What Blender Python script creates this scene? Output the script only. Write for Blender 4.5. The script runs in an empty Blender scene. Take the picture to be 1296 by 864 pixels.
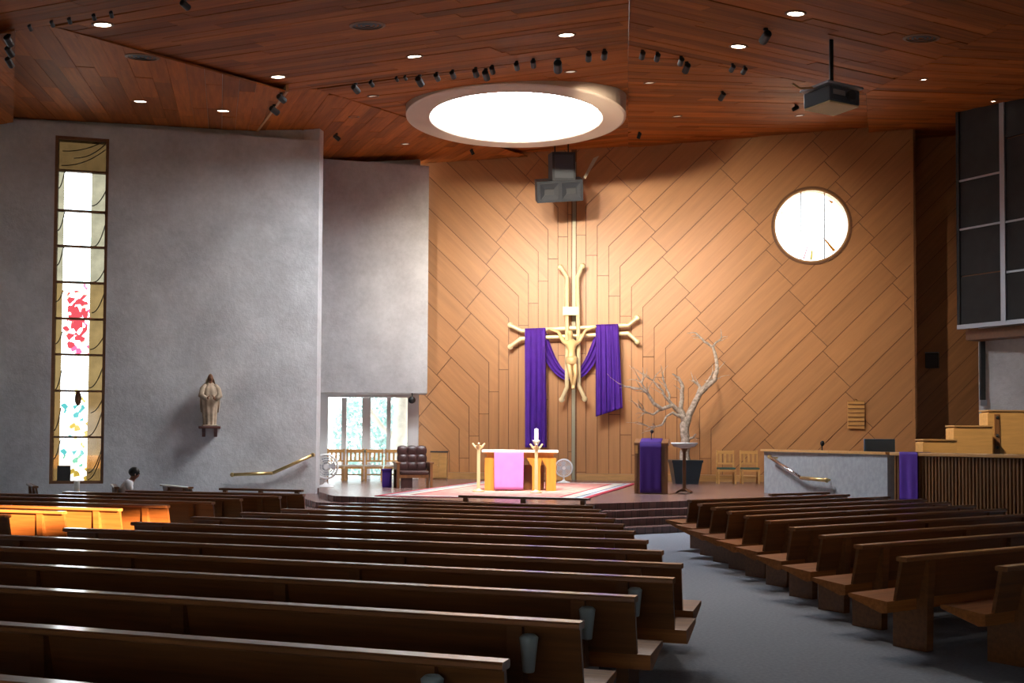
import bpy, bmesh, math, random
from mathutils import Vector, Matrix, Quaternion
random.seed(7)
sc = bpy.context.scene
COL = sc.collection
PI = math.pi

# ------------------------------------------------------------------ camera
F = 1400.0                     # focal length in pixels of the 1296 x 864 frame
PITCH, ROLL, HOR, CAMZ = math.radians(1.9), 0.0055, 555.0, 1.8
PPY = HOR - F * math.tan(PITCH)            # principal point row
cam_d = bpy.data.cameras.new('camera')
cam_d.sensor_fit = 'HORIZONTAL'; cam_d.sensor_width = 36.0
cam_d.lens = F / 1296 * 36.0
cam_d.shift_y = (PPY - 432.0) / 1296.0
cam_d.clip_end = 500
cam = bpy.data.objects.new('camera', cam_d); COL.objects.link(cam)
CAMROT = Matrix.Rotation(PI/2 + PITCH, 3, 'X') @ Matrix.Rotation(ROLL, 3, 'Z')
cam.matrix_world = Matrix.Translation((0, 0, CAMZ)) @ CAMROT.to_4x4()
sc.camera = cam
C0 = Vector((0, 0, CAMZ))
cam_d.dof.use_dof = False

# ------------------------------------------------------------------ world, sun, exposure
w = bpy.data.worlds.new('sky'); sc.world = w; w.use_nodes = True
bg = w.node_tree.nodes['Background']
bg.inputs['Color'].default_value = (0.86, 0.93, 1.0, 1); bg.inputs['Strength'].default_value = 6.0
SUN_DIR = Vector((0.52, -0.80, 0.30)).normalized()      # towards the sun
sd = bpy.data.lights.new('sun', 'SUN'); sd.energy = 85; sd.angle = math.radians(0.6); sd.color = (1.0, 0.58, 0.27)
so = bpy.data.objects.new('sun', sd); COL.objects.link(so)
so.rotation_euler = SUN_DIR.to_track_quat('Z', 'Y').to_euler(); so.location = (20, -30, 20)
vs = sc.view_settings
vs.view_transform = 'Standard'; vs.look = 'None'; vs.exposure = 0.0; vs.gamma = 1.0; vs.use_curve_mapping = False
sc.cycles.use_denoising = True
sc.cycles.max_bounces = 8; sc.cycles.transparent_max_bounces = 12
sc.cycles.sample_clamp_indirect = 4.0
SKYLIGHT_L = 40.0
SPOT_W = 3700.0

# ------------------------------------------------------------------ pixel rays
def ray(u, v):
    return CAMROT @ Vector(((u - 648.0) / F, -(v - PPY) / F, -1.0))
def P(u, v, Y):
    d = ray(u, v); return C0 + d * (Y / d.y)
def PZ(u, v, z):
    d = ray(u, v); return C0 + d * ((z - CAMZ) / d.z)
class Plane:
    def __init__(s, a, b=None, c=None, n=None):
        s.o = Vector(a)
        s.n = Vector(n).normalized() if n is not None else (Vector(b) - s.o).cross(Vector(c) - s.o).normalized()
        if s.n.dot(C0 - s.o) < 0: s.n = -s.n
    def hit(s, u, v):
        d = ray(u, v); return C0 + d * ((s.o - C0).dot(s.n) / d.dot(s.n))
    def z(s, x, y):
        return s.o.z - (s.n.x * (x - s.o.x) + s.n.y * (y - s.o.y)) / s.n.z
    def off(s, d): return Plane(s.o + Vector((0, 0, d)), n=s.n)

# ------------------------------------------------------------------ materials
MATS = {}
def newmat(name):
    m = bpy.data.materials.new(name); m.use_nodes = True; MATS[name] = m
    nt = m.node_tree; return m, nt, nt.nodes['Principled BSDF']
def node(nt, t, **k):
    n = nt.nodes.new(t)
    for a, b in k.items(): setattr(n, a, b)
    return n
def plain(name, col, rough=0.6, metal=0.0, spec=0.5, coat=0.0, emis=None, es=0.0, noise=0.0, nscale=8.0, bump=0.0):
    m, nt, b = newmat(name)
    b.inputs['Base Color'].default_value = (*col, 1); b.inputs['Roughness'].default_value = rough
    b.inputs['Metallic'].default_value = metal; b.inputs['Specular IOR Level'].default_value = spec
    b.inputs['Coat Weight'].default_value = coat; b.inputs['Coat Roughness'].default_value = 0.15
    if emis: b.inputs['Emission Color'].default_value = (*emis, 1); b.inputs['Emission Strength'].default_value = es
    if noise or bump:
        tc = node(nt, 'ShaderNodeTexCoord'); no = node(nt, 'ShaderNodeTexNoise')
        no.inputs['Scale'].default_value = nscale; no.inputs['Detail'].default_value = 5
        nt.links.new(tc.outputs['Object'], no.inputs['Vector'])
        if noise:
            r = node(nt, 'ShaderNodeValToRGB')
            r.color_ramp.elements[0].position = 0.3; r.color_ramp.elements[1].position = 0.7
            r.color_ramp.elements[0].color = (*[c * (1 - noise) for c in col], 1)
            r.color_ramp.elements[1].color = (*[min(1, c * (1 + noise)) for c in col], 1)
            nt.links.new(no.outputs['Fac'], r.inputs['Fac']); nt.links.new(r.outputs['Color'], b.inputs['Base Color'])
        if bump:
            bp = node(nt, 'ShaderNodeBump'); bp.inputs['Strength'].default_value = bump; bp.inputs['Distance'].default_value = 0.02
            nt.links.new(no.outputs['Fac'], bp.inputs['Height']); nt.links.new(bp.outputs['Normal'], b.inputs['Normal'])
    return m
def wood(name, col, var=0.25, grain=0.25, rough=0.4, coat=0.0, spec=0.5, gs=(0.5, 9.0, 9.0)):
    m, nt, b = newmat(name)
    tc = node(nt, 'ShaderNodeTexCoord'); mp = node(nt, 'ShaderNodeMapping'); mp.inputs['Scale'].default_value = gs
    oi = node(nt, 'ShaderNodeObjectInfo'); ad = node(nt, 'ShaderNodeVectorMath', operation='ADD')
    sc3 = node(nt, 'ShaderNodeVectorMath', operation='SCALE'); sc3.inputs[0].default_value = (37, 91, 53)
    nt.links.new(oi.outputs['Random'], sc3.inputs['Scale'])
    nt.links.new(tc.outputs['Object'], mp.inputs['Vector']); nt.links.new(mp.outputs['Vector'], ad.inputs[0]); nt.links.new(sc3.outputs[0], ad.inputs[1])
    no = node(nt, 'ShaderNodeTexNoise'); no.inputs['Scale'].default_value = 1.6; no.inputs['Detail'].default_value = 6; no.inputs['Roughness'].default_value = 0.6
    nt.links.new(ad.outputs[0], no.inputs['Vector'])
    r = node(nt, 'ShaderNodeValToRGB'); r.color_ramp.elements[0].position = 0.28; r.color_ramp.elements[1].position = 0.72
    r.color_ramp.elements[0].color = (*[c * (1 - grain) for c in col], 1)
    r.color_ramp.elements[1].color = (*[min(1, c * (1 + grain)) for c in col], 1)
    nt.links.new(no.outputs['Fac'], r.inputs['Fac'])
    hs = node(nt, 'ShaderNodeHueSaturation'); mr = node(nt, 'ShaderNodeMapRange')
    mr.inputs['To Min'].default_value = 1 - var; mr.inputs['To Max'].default_value = 1 + var
    nt.links.new(oi.outputs['Random'], mr.inputs['Value']); nt.links.new(mr.outputs['Result'], hs.inputs['Value'])
    nt.links.new(r.outputs['Color'], hs.inputs['Color']); nt.links.new(hs.outputs['Color'], b.inputs['Base Color'])
    b.inputs['Roughness'].default_value = rough; b.inputs['Coat Weight'].default_value = coat; b.inputs['Coat Roughness'].default_value = 0.12
    b.inputs['Specular IOR Level'].default_value = spec
    bp = node(nt, 'ShaderNodeBump'); bp.inputs['Strength'].default_value = 0.08; bp.inputs['Distance'].default_value = 0.01
    nt.links.new(no.outputs['Fac'], bp.inputs['Height']); nt.links.new(bp.outputs['Normal'], b.inputs['Normal'])
    return m
M_WALLWOOD = wood('panel_veneer', (0.47, 0.222, 0.088), 0.06, 0.12, 0.42, gs=(0.35, 5, 5))
M_CEIL = wood('ceiling_redwood', (0.31, 0.086, 0.014), 0.36, 0.3, 0.6, spec=0.12, gs=(0.4, 8, 8))
M_PEW = wood('pew_stained_wood', (0.15, 0.056, 0.016), 0.12, 0.3, 0.36, coat=0.12, gs=(0.8, 18, 18))
M_CAP = wood('pew_cap_wood', (0.23, 0.09, 0.03), 0.1, 0.25, 0.34, coat=0.75, gs=(0.8, 18, 18))
M_SEAT = wood('pew_seat_wood', (0.36, 0.125, 0.033), 0.12, 0.3, 0.5, spec=0.2, gs=(0.8, 18, 18))
M_OAK = wood('light_oak', (0.58, 0.31, 0.10), 0.08, 0.15, 0.4, gs=(1, 9, 9))
M_ALTAR = wood('altar_wood', (0.66, 0.29, 0.045), 0.06, 0.15, 0.35, gs=(8, 8, 0.8))
M_BROWN = wood('mid_brown_wood', (0.20, 0.085, 0.03), 0.15, 0.25, 0.4, gs=(7, 7, 0.6))
M_SHADEBOARD = wood('shaded_veneer', (0.42, 0.19, 0.075), 0.12, 0.2, 0.5, gs=(0.35, 5, 5))  # panel veneer copied slightly darker, shade of the set-back wall put in its colour
M_TRIM = wood('honey_trim', (0.5, 0.27, 0.1), 0.1, 0.15, 0.4)
M_FRAME = wood('window_frame_wood', (0.17, 0.07, 0.025), 0.1, 0.2, 0.5)
M_CONC = plain('rough_plaster', (0.50, 0.50, 0.51), 0.85, noise=0.10, nscale=2.2, bump=0.35)
def concrete():
    m, nt, b = newmat('board_concrete')
    tc = node(nt, 'ShaderNodeTexCoord')
    n1 = node(nt, 'ShaderNodeTexNoise'); n1.inputs['Scale'].default_value = 7; n1.inputs['Detail'].default_value = 6; n1.inputs['Roughness'].default_value = 0.7
    n2 = node(nt, 'ShaderNodeTexNoise'); n2.inputs['Scale'].default_value = 0.8; n2.inputs['Detail'].default_value = 3
    for n in (n1, n2): nt.links.new(tc.outputs['Object'], n.inputs['Vector'])
    mx = node(nt, 'ShaderNodeMath', operation='MULTIPLY_ADD'); mx.inputs[1].default_value = 0.55
    nt.links.new(n1.outputs['Fac'], mx.inputs[0]); nt.links.new(n2.outputs['Fac'], mx.inputs[2])
    r = node(nt, 'ShaderNodeValToRGB'); r.color_ramp.elements[0].position = 0.5; r.color_ramp.elements[1].position = 1.05
    r.color_ramp.elements[0].color = (0.42, 0.42, 0.43, 1); r.color_ramp.elements[1].color = (0.66, 0.66, 0.67, 1)
    nt.links.new(mx.outputs[0], r.inputs['Fac']); nt.links.new(r.outputs['Color'], b.inputs['Base Color'])
    b.inputs['Roughness'].default_value = 0.85
    bp = node(nt, 'ShaderNodeBump'); bp.inputs['Strength'].default_value = 0.5; bp.inputs['Distance'].default_value = 0.03
    nt.links.new(n1.outputs['Fac'], bp.inputs['Height']); nt.links.new(bp.outputs['Normal'], b.inputs['Normal'])
    return m
M_CONC = concrete()
M_CARPET = plain('grey_carpet', (0.28, 0.305, 0.365), 0.95, spec=0.1, noise=0.12, nscale=30, bump=0.2)
def tiles():
    m, nt, b = newmat('brick_paver_floor')
    tc = node(nt, 'ShaderNodeTexCoord'); br = node(nt, 'ShaderNodeTexBrick')
    br.inputs['Color1'].default_value = (0.27, 0.155, 0.14, 1); br.inputs['Color2'].default_value = (0.20, 0.115, 0.105, 1); br.inputs['Mortar'].default_value = (0.10, 0.075, 0.07, 1)
    br.inputs['Scale'].default_value = 2.4; br.inputs['Mortar Size'].default_value = 0.012
    nt.links.new(tc.outputs['Object'], br.inputs['Vector']); nt.links.new(br.outputs['Color'], b.inputs['Base Color'])
    b.inputs['Roughness'].default_value = 0.26
    return m
M_TILE = tiles()
M_WHITE = plain('white_paint', (0.8, 0.8, 0.8), 0.5)
M_RING = plain('ring_plaster', (0.74, 0.60, 0.47), 0.7)
M_SHAFT = plain('shaft_white', (0.9, 0.9, 0.9), 0.6)
M_DIFF = plain('skylight_diffuser', (0.9, 0.9, 0.9), 0.5, emis=(0.94, 0.97, 1.0), es=SKYLIGHT_L)
M_LENS = plain('lamp_lens', (0.9, 0.9, 0.9), 0.5, emis=(1.0, 0.9, 0.72), es=14.0)
M_LENSDIM = plain('lamp_lens_dim', (0.9, 0.9, 0.9), 0.5, emis=(1.0, 0.8, 0.6), es=0.5)
M_BLACK = plain('black_metal', (0.012, 0.012, 0.013), 0.45)
M_DARK = plain('dark_grey', (0.026, 0.031, 0.04), 0.5)
M_GRILL = plain('speaker_grey', (0.022, 0.027, 0.036), 0.45)
M_ALU = plain('brushed_aluminium', (0.42, 0.45, 0.5), 0.4, metal=0.6)
M_SCREENP = plain('grey_screen_panel', (0.04, 0.042, 0.043), 0.8, spec=0.2, noise=0.1, nscale=3)
M_GOLD = plain('gold_metal', (0.84, 0.72, 0.42), 0.45, metal=0.25)
M_CORPUS = plain('aged_gold', (0.80, 0.56, 0.26), 0.45, metal=0.2)
M_BRASS = plain('brass', (0.62, 0.46, 0.2), 0.3, metal=0.9)
M_STEEL = plain('polished_steel', (0.75, 0.76, 0.78), 0.2, metal=1.0)
M_PURPLE = plain('purple_cloth', (0.075, 0.012, 0.30), 0.75, noise=0.12, nscale=3)
M_DPURPLE = plain('deep_purple_cloth', (0.045, 0.008, 0.18), 0.8)
M_PINK = plain('pink_cloth', (0.62, 0.24, 0.66), 0.8, noise=0.05, nscale=4)
M_LINEN = plain('white_linen', (0.85, 0.85, 0.86), 0.8)
M_WAX = plain('white_wax', (0.9, 0.88, 0.82), 0.4)
M_LEATHER = plain('dark_leather', (0.055, 0.022, 0.02), 0.4, noise=0.2, nscale=6)
M_BLUE = plain('blue_grey_plastic', (0.14, 0.24, 0.36), 0.5)
M_POT = plain('blue_black_pot', (0.012, 0.022, 0.03), 0.35)
M_BARK = plain('pale_bark', (0.44, 0.36, 0.29), 0.9, noise=0.4, nscale=14, bump=0.5)
M_STATUE = plain('painted_wood_statue', (0.47, 0.36, 0.25), 0.7, noise=0.35, nscale=5)
M_FACE = plain('statue_brown', (0.25, 0.11, 0.05), 0.6)
M_MAROON = plain('maroon_bracket', (0.12, 0.045, 0.035), 0.6)
M_SKIN = plain('skin', (0.42, 0.22, 0.15), 0.55)
M_HAIR = plain('black_hair', (0.012, 0.010, 0.009), 0.5)
M_JEANS = plain('dark_trousers', (0.03, 0.035, 0.06), 0.8)
M_CUSH = plain('green_cushion', (0.05, 0.09, 0.07), 0.9)
M_CREAM = plain('cream_cushion', (0.7, 0.68, 0.6), 0.9)
M_CUP = plain('frosted_blue_plastic', (0.36, 0.44, 0.47), 0.35)
M_LEAD = plain('lead_came', (0.03, 0.03, 0.03), 0.6)
M_LEAF = plain('leaf_green', (0.62, 0.72, 0.42), 0.8, noise=0.5, nscale=3)
M_LEAFB = plain('leaf_blue_green', (0.50, 0.68, 0.66), 0.8, noise=0.4, nscale=3)
M_TRUNK = plain('light_trunk', (0.85, 0.82, 0.74), 0.9, noise=0.2, nscale=3)
M_GRAVEL = plain('pale_gravel', (0.62, 0.61, 0.56), 0.95, noise=0.15, nscale=10)
M_DECK = plain('roof_deck', (0.04, 0.03, 0.025), 0.9)
M_DIMWALL = plain('side_plaster', (0.30, 0.29, 0.28), 0.9)
def glass(name, tint, gloss=0.08):
    m, nt, b = newmat(name); nt.nodes.remove(b)
    out = nt.nodes['Material Output']
    tr = node(nt, 'ShaderNodeBsdfTransparent'); tr.inputs['Color'].default_value = (*tint, 1)
    gl = node(nt, 'ShaderNodeBsdfGlossy'); gl.inputs['Roughness'].default_value = 0.05
    mx = node(nt, 'ShaderNodeMixShader'); mx.inputs['Fac'].default_value = gloss
    nt.links.new(tr.outputs[0], mx.inputs[1]); nt.links.new(gl.outputs[0], mx.inputs[2]); nt.links.new(mx.outputs[0], out.inputs['Surface'])
    return m, nt, tr
M_GLASS = glass('clear_glass', (0.9, 0.92, 0.9))[0]
def stained(name, side, tintA, tintB, band=(-0.40, 0.22), red=0.0, shade=1.0, flip=0):
    """stained glass: amber margins, a pale middle band broken into small coloured quarries"""
    m, nt, tr = glass(name, (1, 1, 1), 0.05)
    tc = node(nt, 'ShaderNodeTexCoord'); sp = node(nt, 'ShaderNodeSeparateXYZ')
    nt.links.new(tc.outputs['Object'], sp.inputs[0])
    a = node(nt, 'ShaderNodeMath', operation='GREATER_THAN'); a.inputs[1].default_value = band[0]
    b2 = node(nt, 'ShaderNodeMath', operation='LESS_THAN'); b2.inputs[1].default_value = band[1]
    nt.links.new(sp.outputs['X'], a.inputs[0]); nt.links.new(sp.outputs['X'], b2.inputs[0])
    mu = node(nt, 'ShaderNodeMath', operation='MULTIPLY'); nt.links.new(a.outputs[0], mu.inputs[0]); nt.links.new(b2.outputs[0], mu.inputs[1])
    vo = node(nt, 'ShaderNodeTexVoronoi'); vo.inputs['Scale'].default_value = 8.0; nt.links.new(tc.outputs['Object'], vo.inputs['Vector'])
    sv = node(nt, 'ShaderNodeSeparateColor'); nt.links.new(vo.outputs['Color'], sv.inputs[0])
    rp = node(nt, 'ShaderNodeValToRGB'); rp.color_ramp.interpolation = 'CONSTANT'
    e = rp.color_ramp.elements; e[0].position = 0; e[0].color = (0.95, 0.96, 0.92, 1); e[1].position = 0.58; e[1].color = (*tintA, 1)
    e2 = e.new(0.74); e2.color = (0.9, 0.93, 0.95, 1); e3 = e.new(0.86); e3.color = (*tintB, 1)
    nt.links.new(sv.outputs[0], rp.inputs['Fac'])
    no = node(nt, 'ShaderNodeTexNoise'); no.inputs['Scale'].default_value = 4; nt.links.new(tc.outputs['Object'], no.inputs['Vector'])
    rs = node(nt, 'ShaderNodeValToRGB'); rs.color_ramp.elements[0].position = 0.35; rs.color_ramp.elements[1].position = 0.7
    rs.color_ramp.elements[0].color = (*[c * 0.75 for c in side], 1); rs.color_ramp.elements[1].color = (*side, 1)
    nt.links.new(no.outputs['Fac'], rs.inputs['Fac'])
    mx = node(nt, 'ShaderNodeMix', data_type='RGBA')
    nt.links.new(mu.outputs[0], mx.inputs['Factor']); nt.links.new(rs.outputs['Color'], mx.inputs[6]); nt.links.new(rp.outputs['Color'], mx.inputs[7])
    last = mx.outputs[2]
    if red:
        # a flame of red quarries around the local point (0, *, red offset)
        ln = node(nt, 'ShaderNodeVectorMath', operation='DISTANCE'); ln.inputs[1].default_value = (-0.08, 0, flip)
        mp = node(nt, 'ShaderNodeMapping'); mp.inputs['Scale'].default_value = (1.0, 1.0, 0.55); nt.links.new(tc.outputs['Object'], mp.inputs['Vector'])
        nt.links.new(mp.outputs[0], ln.inputs[0])
        n3 = node(nt, 'ShaderNodeMath', operation='MULTIPLY_ADD'); n3.inputs[1].default_value = 0.35; nt.links.new(sv.outputs[1], n3.inputs[0]); nt.links.new(ln.outputs['Value'], n3.inputs[2])
        lt = node(nt, 'ShaderNodeMath', operation='LESS_THAN'); lt.inputs[1].default_value = red; nt.links.new(n3.outputs[0], lt.inputs[0])
        m2 = node(nt, 'ShaderNodeMix', data_type='RGBA'); m2.inputs[7].default_value = (0.20, 0.022, 0.026, 1)
        nt.links.new(lt.outputs[0], m2.inputs['Factor']); nt.links.new(last, m2.inputs[6]); last = m2.outputs[2]
    gm = node(nt, 'ShaderNodeGamma'); gm.inputs['Gamma'].default_value = 0.5      # light crosses two faces of the pane
    nt.links.new(last, gm.inputs['Color']); nt.links.new(gm.outputs[0], tr.inputs['Color'])
    return m
AMB = (0.095, 0.062, 0.024); PALE = (0.13, 0.115, 0.075)
M_P_TOP = stained('stained_amber_top', (0.030, 0.017, 0.006), AMB, AMB, band=(9, 10))
M_P_PALE = stained('stained_pale', PALE, (0.8, 0.75, 0.5), (0.5, 0.7, 0.7))
M_P_RED1 = stained('stained_red_low', AMB, (0.9, 0.4, 0.2), (0.6, 0.05, 0.1), red=0.36, flip=-0.14)
M_P_RED2 = stained('stained_red_high', AMB, (0.9, 0.4, 0.2), (0.6, 0.05, 0.1), red=0.36, flip=0.16)
M_P_WHITE = stained('stained_white', AMB, (0.5, 0.75, 0.7), (0.75, 0.7, 0.3))
M_P_TEAL = stained('stained_teal', (0.085, 0.05, 0.018), (0.03, 0.13, 0.12), (0.2, 0.13, 0.02))
M_P_ROUND = stained('stained_round', (0.1, 0.1, 0.1), (0.85, 0.88, 0.85), (0.9, 0.9, 0.8), band=(-9, 9))
M_P_ORANGE = glass('stained_orange', (0.374, 0.212, 0.063), 0.05)[0]
M_P_YELLOW = glass('stained_yellow', (0.447, 0.387, 0.141), 0.05)[0]
M_P_ROSE = glass('stained_rose', (0.469, 0.346, 0.361), 0.05)[0]
def rugmat():
    m, nt, b = newmat('oriental_rug')
    tc = node(nt, 'ShaderNodeTexCoord'); sp = node(nt, 'ShaderNodeSeparateXYZ'); nt.links.new(tc.outputs['Object'], sp.inputs[0])
    def edge(out, half):
        ab = node(nt, 'ShaderNodeMath', operation='ABSOLUTE'); nt.links.new(out, ab.inputs[0])
        su = node(nt, 'ShaderNodeMath', operation='SUBTRACT'); su.inputs[0].default_value = half; nt.links.new(ab.outputs[0], su.inputs[1]); return su.outputs[0]
    mn = node(nt, 'ShaderNodeMath', operation='MINIMUM'); nt.links.new(edge(sp.outputs['X'], RUG[0]), mn.inputs[0]); nt.links.new(edge(sp.outputs['Y'], RUG[1]), mn.inputs[1])
    r = node(nt, 'ShaderNodeValToRGB'); r.color_ramp.interpolation = 'CONSTANT'
    mr = node(nt, 'ShaderNodeMapRange'); mr.inputs['From Max'].default_value = 2.0; nt.links.new(mn.outputs[0], mr.inputs['Value'])
    e = r.color_ramp.elements; e[0].position = 0; e[0].color = (0.35, 0.04, 0.06, 1); e[1].position = 0.07; e[1].color = (0.42, 0.45, 0.50, 1)
    for p, c in ((0.13, (0.10, 0.13, 0.2, 1)), (0.16, (0.55, 0.52, 0.46, 1)), (0.30, (0.35, 0.05, 0.07, 1)), (0.34, (0.60, 0.27, 0.24, 1))):
        x = e.new(p); x.color = c
    nt.links.new(mr.outputs[0], r.inputs['Fac'])
    vo = node(nt, 'ShaderNodeTexVoronoi'); vo.inputs['Scale'].default_value = 4.5; nt.links.new(tc.outputs['Object'], vo.inputs['Vector'])
    r2 = node(nt, 'ShaderNodeValToRGB'); r2.color_ramp.elements[0].position = 0.25; r2.color_ramp.elements[0].color = (0.78, 0.72, 0.66, 1); r2.color_ramp.elements[1].position = 0.45; r2.color_ramp.elements[1].color = (0.5, 0.5, 0.5, 1)
    nt.links.new(vo.outputs['Distance'], r2.inputs['Fac'])
    mx = node(nt, 'ShaderNodeMix', data_type='RGBA', blend_type='OVERLAY'); mx.inputs['Factor'].default_value = 0.9
    nt.links.new(r.outputs['Color'], mx.inputs[6]); nt.links.new(r2.outputs['Color'], mx.inputs[7]); nt.links.new(mx.outputs[2], b.inputs['Base Color'])
    b.inputs['Roughness'].default_value = 0.95; b.inputs['Specular IOR Level'].default_value = 0.1
    return m

# ------------------------------------------------------------------ mesh helpers
class MB:
    """collects shapes, then links them as one mesh object"""
    def __init__(s): s.bm = bmesh.new()
    def face(s, pts):
        vs_ = [s.bm.verts.new(p) for p in pts]
        try: return s.bm.faces.new(vs_)
        except ValueError: return None
    def prism(s, poly, vec):
        """poly: list of 3D points (planar), vec: extrusion"""
        vec = Vector(vec); a = [s.bm.verts.new(p) for p in poly]; b = [s.bm.verts.new(Vector(p) + vec) for p in poly]
        n = len(a); s.bm.faces.new(a[::-1]); s.bm.faces.new(b)
        for i in range(n): s.bm.faces.new((a[i], a[(i + 1) % n], b[(i + 1) % n], b[i]))
        return s
    def box(s, x0, x1, y0, y1, z0, z1, bev=0.0, M=None):
        r = bmesh.ops.create_cube(s.bm, size=1.0); v = r['verts']
        bmesh.ops.scale(s.bm, verts=v, vec=(x1 - x0, y1 - y0, z1 - z0)); bmesh.ops.translate(s.bm, verts=v, vec=((x0 + x1) / 2, (y0 + y1) / 2, (z0 + z1) / 2))
        if bev:
            es = list({e for q in v for e in q.link_edges})
            rr = bmesh.ops.bevel(s.bm, geom=es, offset=bev, segments=2, affect='EDGES', profile=0.5)
            v = list({q for f_ in rr['faces'] for q in f_.verts} | {q for q in v if q.is_valid})
        if M is not None: bmesh.ops.transform(s.bm, matrix=M, verts=v)
        return s
    def obox(s, c, ax, ay, az, hx, hy, hz):
        """box with its own axes, half sizes"""
        c = Vector(c); ax = Vector(ax).normalized() * hx; ay = Vector(ay).normalized() * hy; az = Vector(az).normalized() * hz
        return s.prism([c - ax - ay - az, c + ax - ay - az, c + ax + ay - az, c - ax + ay - az], az * 2)
    def tube(s, pts, rad, n=10, cap=True):
        pts = [Vector(p) for p in pts]; rads = rad if isinstance(rad, (list, tuple)) else [rad] * len(pts)
        rings = []; up = None
        for i, p in enumerate(pts):
            t = (pts[min(i + 1, len(pts) - 1)] - pts[max(i - 1, 0)]).normalized()
            if up is None: up = t.orthogonal().normalized()
            up = (up - t * up.dot(t)); up = up.normalized() if up.length > 1e-6 else t.orthogonal().normalized()
            bi = t.cross(up)
            rings.append([s.bm.verts.new(p + (up * math.cos(2 * PI * k / n) + bi * math.sin(2 * PI * k / n)) * rads[i]) for k in range(n)])
        for a, b in zip(rings, rings[1:]):
            for k in range(n): s.bm.faces.new((a[k], a[(k + 1) % n], b[(k + 1) % n], b[k]))
        if cap: s.bm.faces.new(rings[0][::-1]); s.bm.faces.new(rings[-1])
        return s
    def lathe(s, prof, n=24, c=(0, 0, 0), axis='Z', close=False):
        """prof: (r, h) pairs"""
        c = Vector(c); rings = []
        for r, h in prof:
            ring = []
            for k in range(n):
                a = 2 * PI * k / n; x, y = r * math.cos(a), r * math.sin(a)
                p = (x, y, h) if axis == 'Z' else ((x, h, y) if axis == 'Y' else (h, x, y))
                ring.append(s.bm.verts.new(c + Vector(p)))
            rings.append(ring)
        seq = list(zip(rings, rings[1:])) + ([(rings[-1], rings[0])] if close else [])
        for a, b in seq:
            for k in range(n): s.bm.faces.new((a[k], a[(k + 1) % n], b[(k + 1) % n], b[k]))
        if not close:
            s.bm.faces.new(rings[0][::-1]); s.bm.faces.new(rings[-1])
        return s
    def ball(s, c, r, seg=12, sc3=(1, 1, 1)):
        m = Matrix.Translation(c) @ Matrix.Diagonal((*sc3, 1)); bmesh.ops.create_uvsphere(s.bm, u_segments=seg, v_segments=max(6, seg * 2 // 3), radius=r, matrix=m); return s
    def grid(s, fn, nu, nv):
        g = [[s.bm.verts.new(fn(i / nu, j / nv)) for i in range(nu + 1)] for j in range(nv + 1)]
        for j in range(nv):
            for i in range(nu): s.bm.faces.new((g[j][i], g[j][i + 1], g[j + 1][i + 1], g[j + 1][i]))
        return s
    def build(s, name, mat, parent=None, smooth=False, M=None, mods=()):
        bmesh.ops.recalc_face_normals(s.bm, faces=s.bm.faces[:])
        me = bpy.data.meshes.new(name); s.bm.to_mesh(me); s.bm.free(); me.materials.append(mat)
        if smooth:
            for p in me.polygons: p.use_smooth = True
        o = bpy.data.objects.new(name, me); COL.objects.link(o)
        if parent is not None: o.parent = parent
        if M is not None: o.matrix_local = M
        for t, kw in mods:
            md = o.modifiers.new(t.lower(), t)
            for a, b in kw.items(): setattr(md, a, b)
        return o
def tag(o, label=None, cat=None, group=None, kind=None):
    if label: o['label'] = label
    if cat: o['category'] = cat
    if group: o['group'] = group
    if kind: o['kind'] = kind
    return o
def thing(name, loc, label, cat, group=None, rz=0.0):
    o = bpy.data.objects.new(name, None); COL.objects.link(o); o.empty_display_size = 0.2
    o.location = loc; o.rotation_euler = (0, 0, rz); return tag(o, label, cat, group)
def struct(name, loc=(0, 0, 0)):
    o = bpy.data.objects.new(name, None); COL.objects.link(o); o.location = loc; o['kind'] = 'structure'; return o
def copy_tree(o, parent=None):
    c = o.copy(); COL.objects.link(c); c.parent = parent
    for ch in o.children: copy_tree(ch, c)
    return c
ORD = ['first', 'second', 'third', 'fourth', 'fifth', 'sixth', 'seventh', 'eighth', 'ninth', 'tenth', 'eleventh', 'twelfth', 'thirteenth', 'fourteenth', 'fifteenth', 'sixteenth', 'seventeenth', 'eighteenth', 'nineteenth', 'twentieth']
def clip(poly, a, b, c):
    """keep the part of a 2D polygon with a*x + b*y <= c"""
    out = []
    for i in range(len(poly)):
        p, q = poly[i], poly[(i + 1) % len(poly)]
        dp, dq = a * p[0] + b * p[1] - c, a * q[0] + b * q[1] - c
        if dp <= 0: out.append(p)
        if (dp < 0 < dq) or (dq < 0 < dp):
            t = dp / (dp - dq); out.append((p[0] + (q[0] - p[0]) * t, p[1] + (q[1] - p[1]) * t))
    return out
def area(poly): return 0.5 * sum(poly[i][0] * poly[(i + 1) % len(poly)][1] - poly[(i + 1) % len(poly)][0] * poly[i][1] for i in range(len(poly)))
def convex_clip(poly, win):
    if area(win) < 0: win = win[::-1]
    for i in range(len(win)):
        (x0, y0), (x1, y1) = win[i], win[(i + 1) % len(win)]
        a, b = (y1 - y0), -(x1 - x0); poly = clip(poly, a, b, a * x0 + b * y0)
        if len(poly) < 3: return []
    return poly
def inset(poly, g):
    if area(poly) < 0: poly = poly[::-1]
    out = poly
    for i in range(len(poly)):
        (x0, y0), (x1, y1) = poly[i], poly[(i + 1) % len(poly)]
        l = math.hypot(x1 - x0, y1 - y0)
        if l < 1e-5: continue
        a, b = (y1 - y0) / l, -(x1 - x0) / l; out = clip(out, a, b, a * x0 + b * y0 - g)
        if len(out) < 3: return []
    return out
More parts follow.
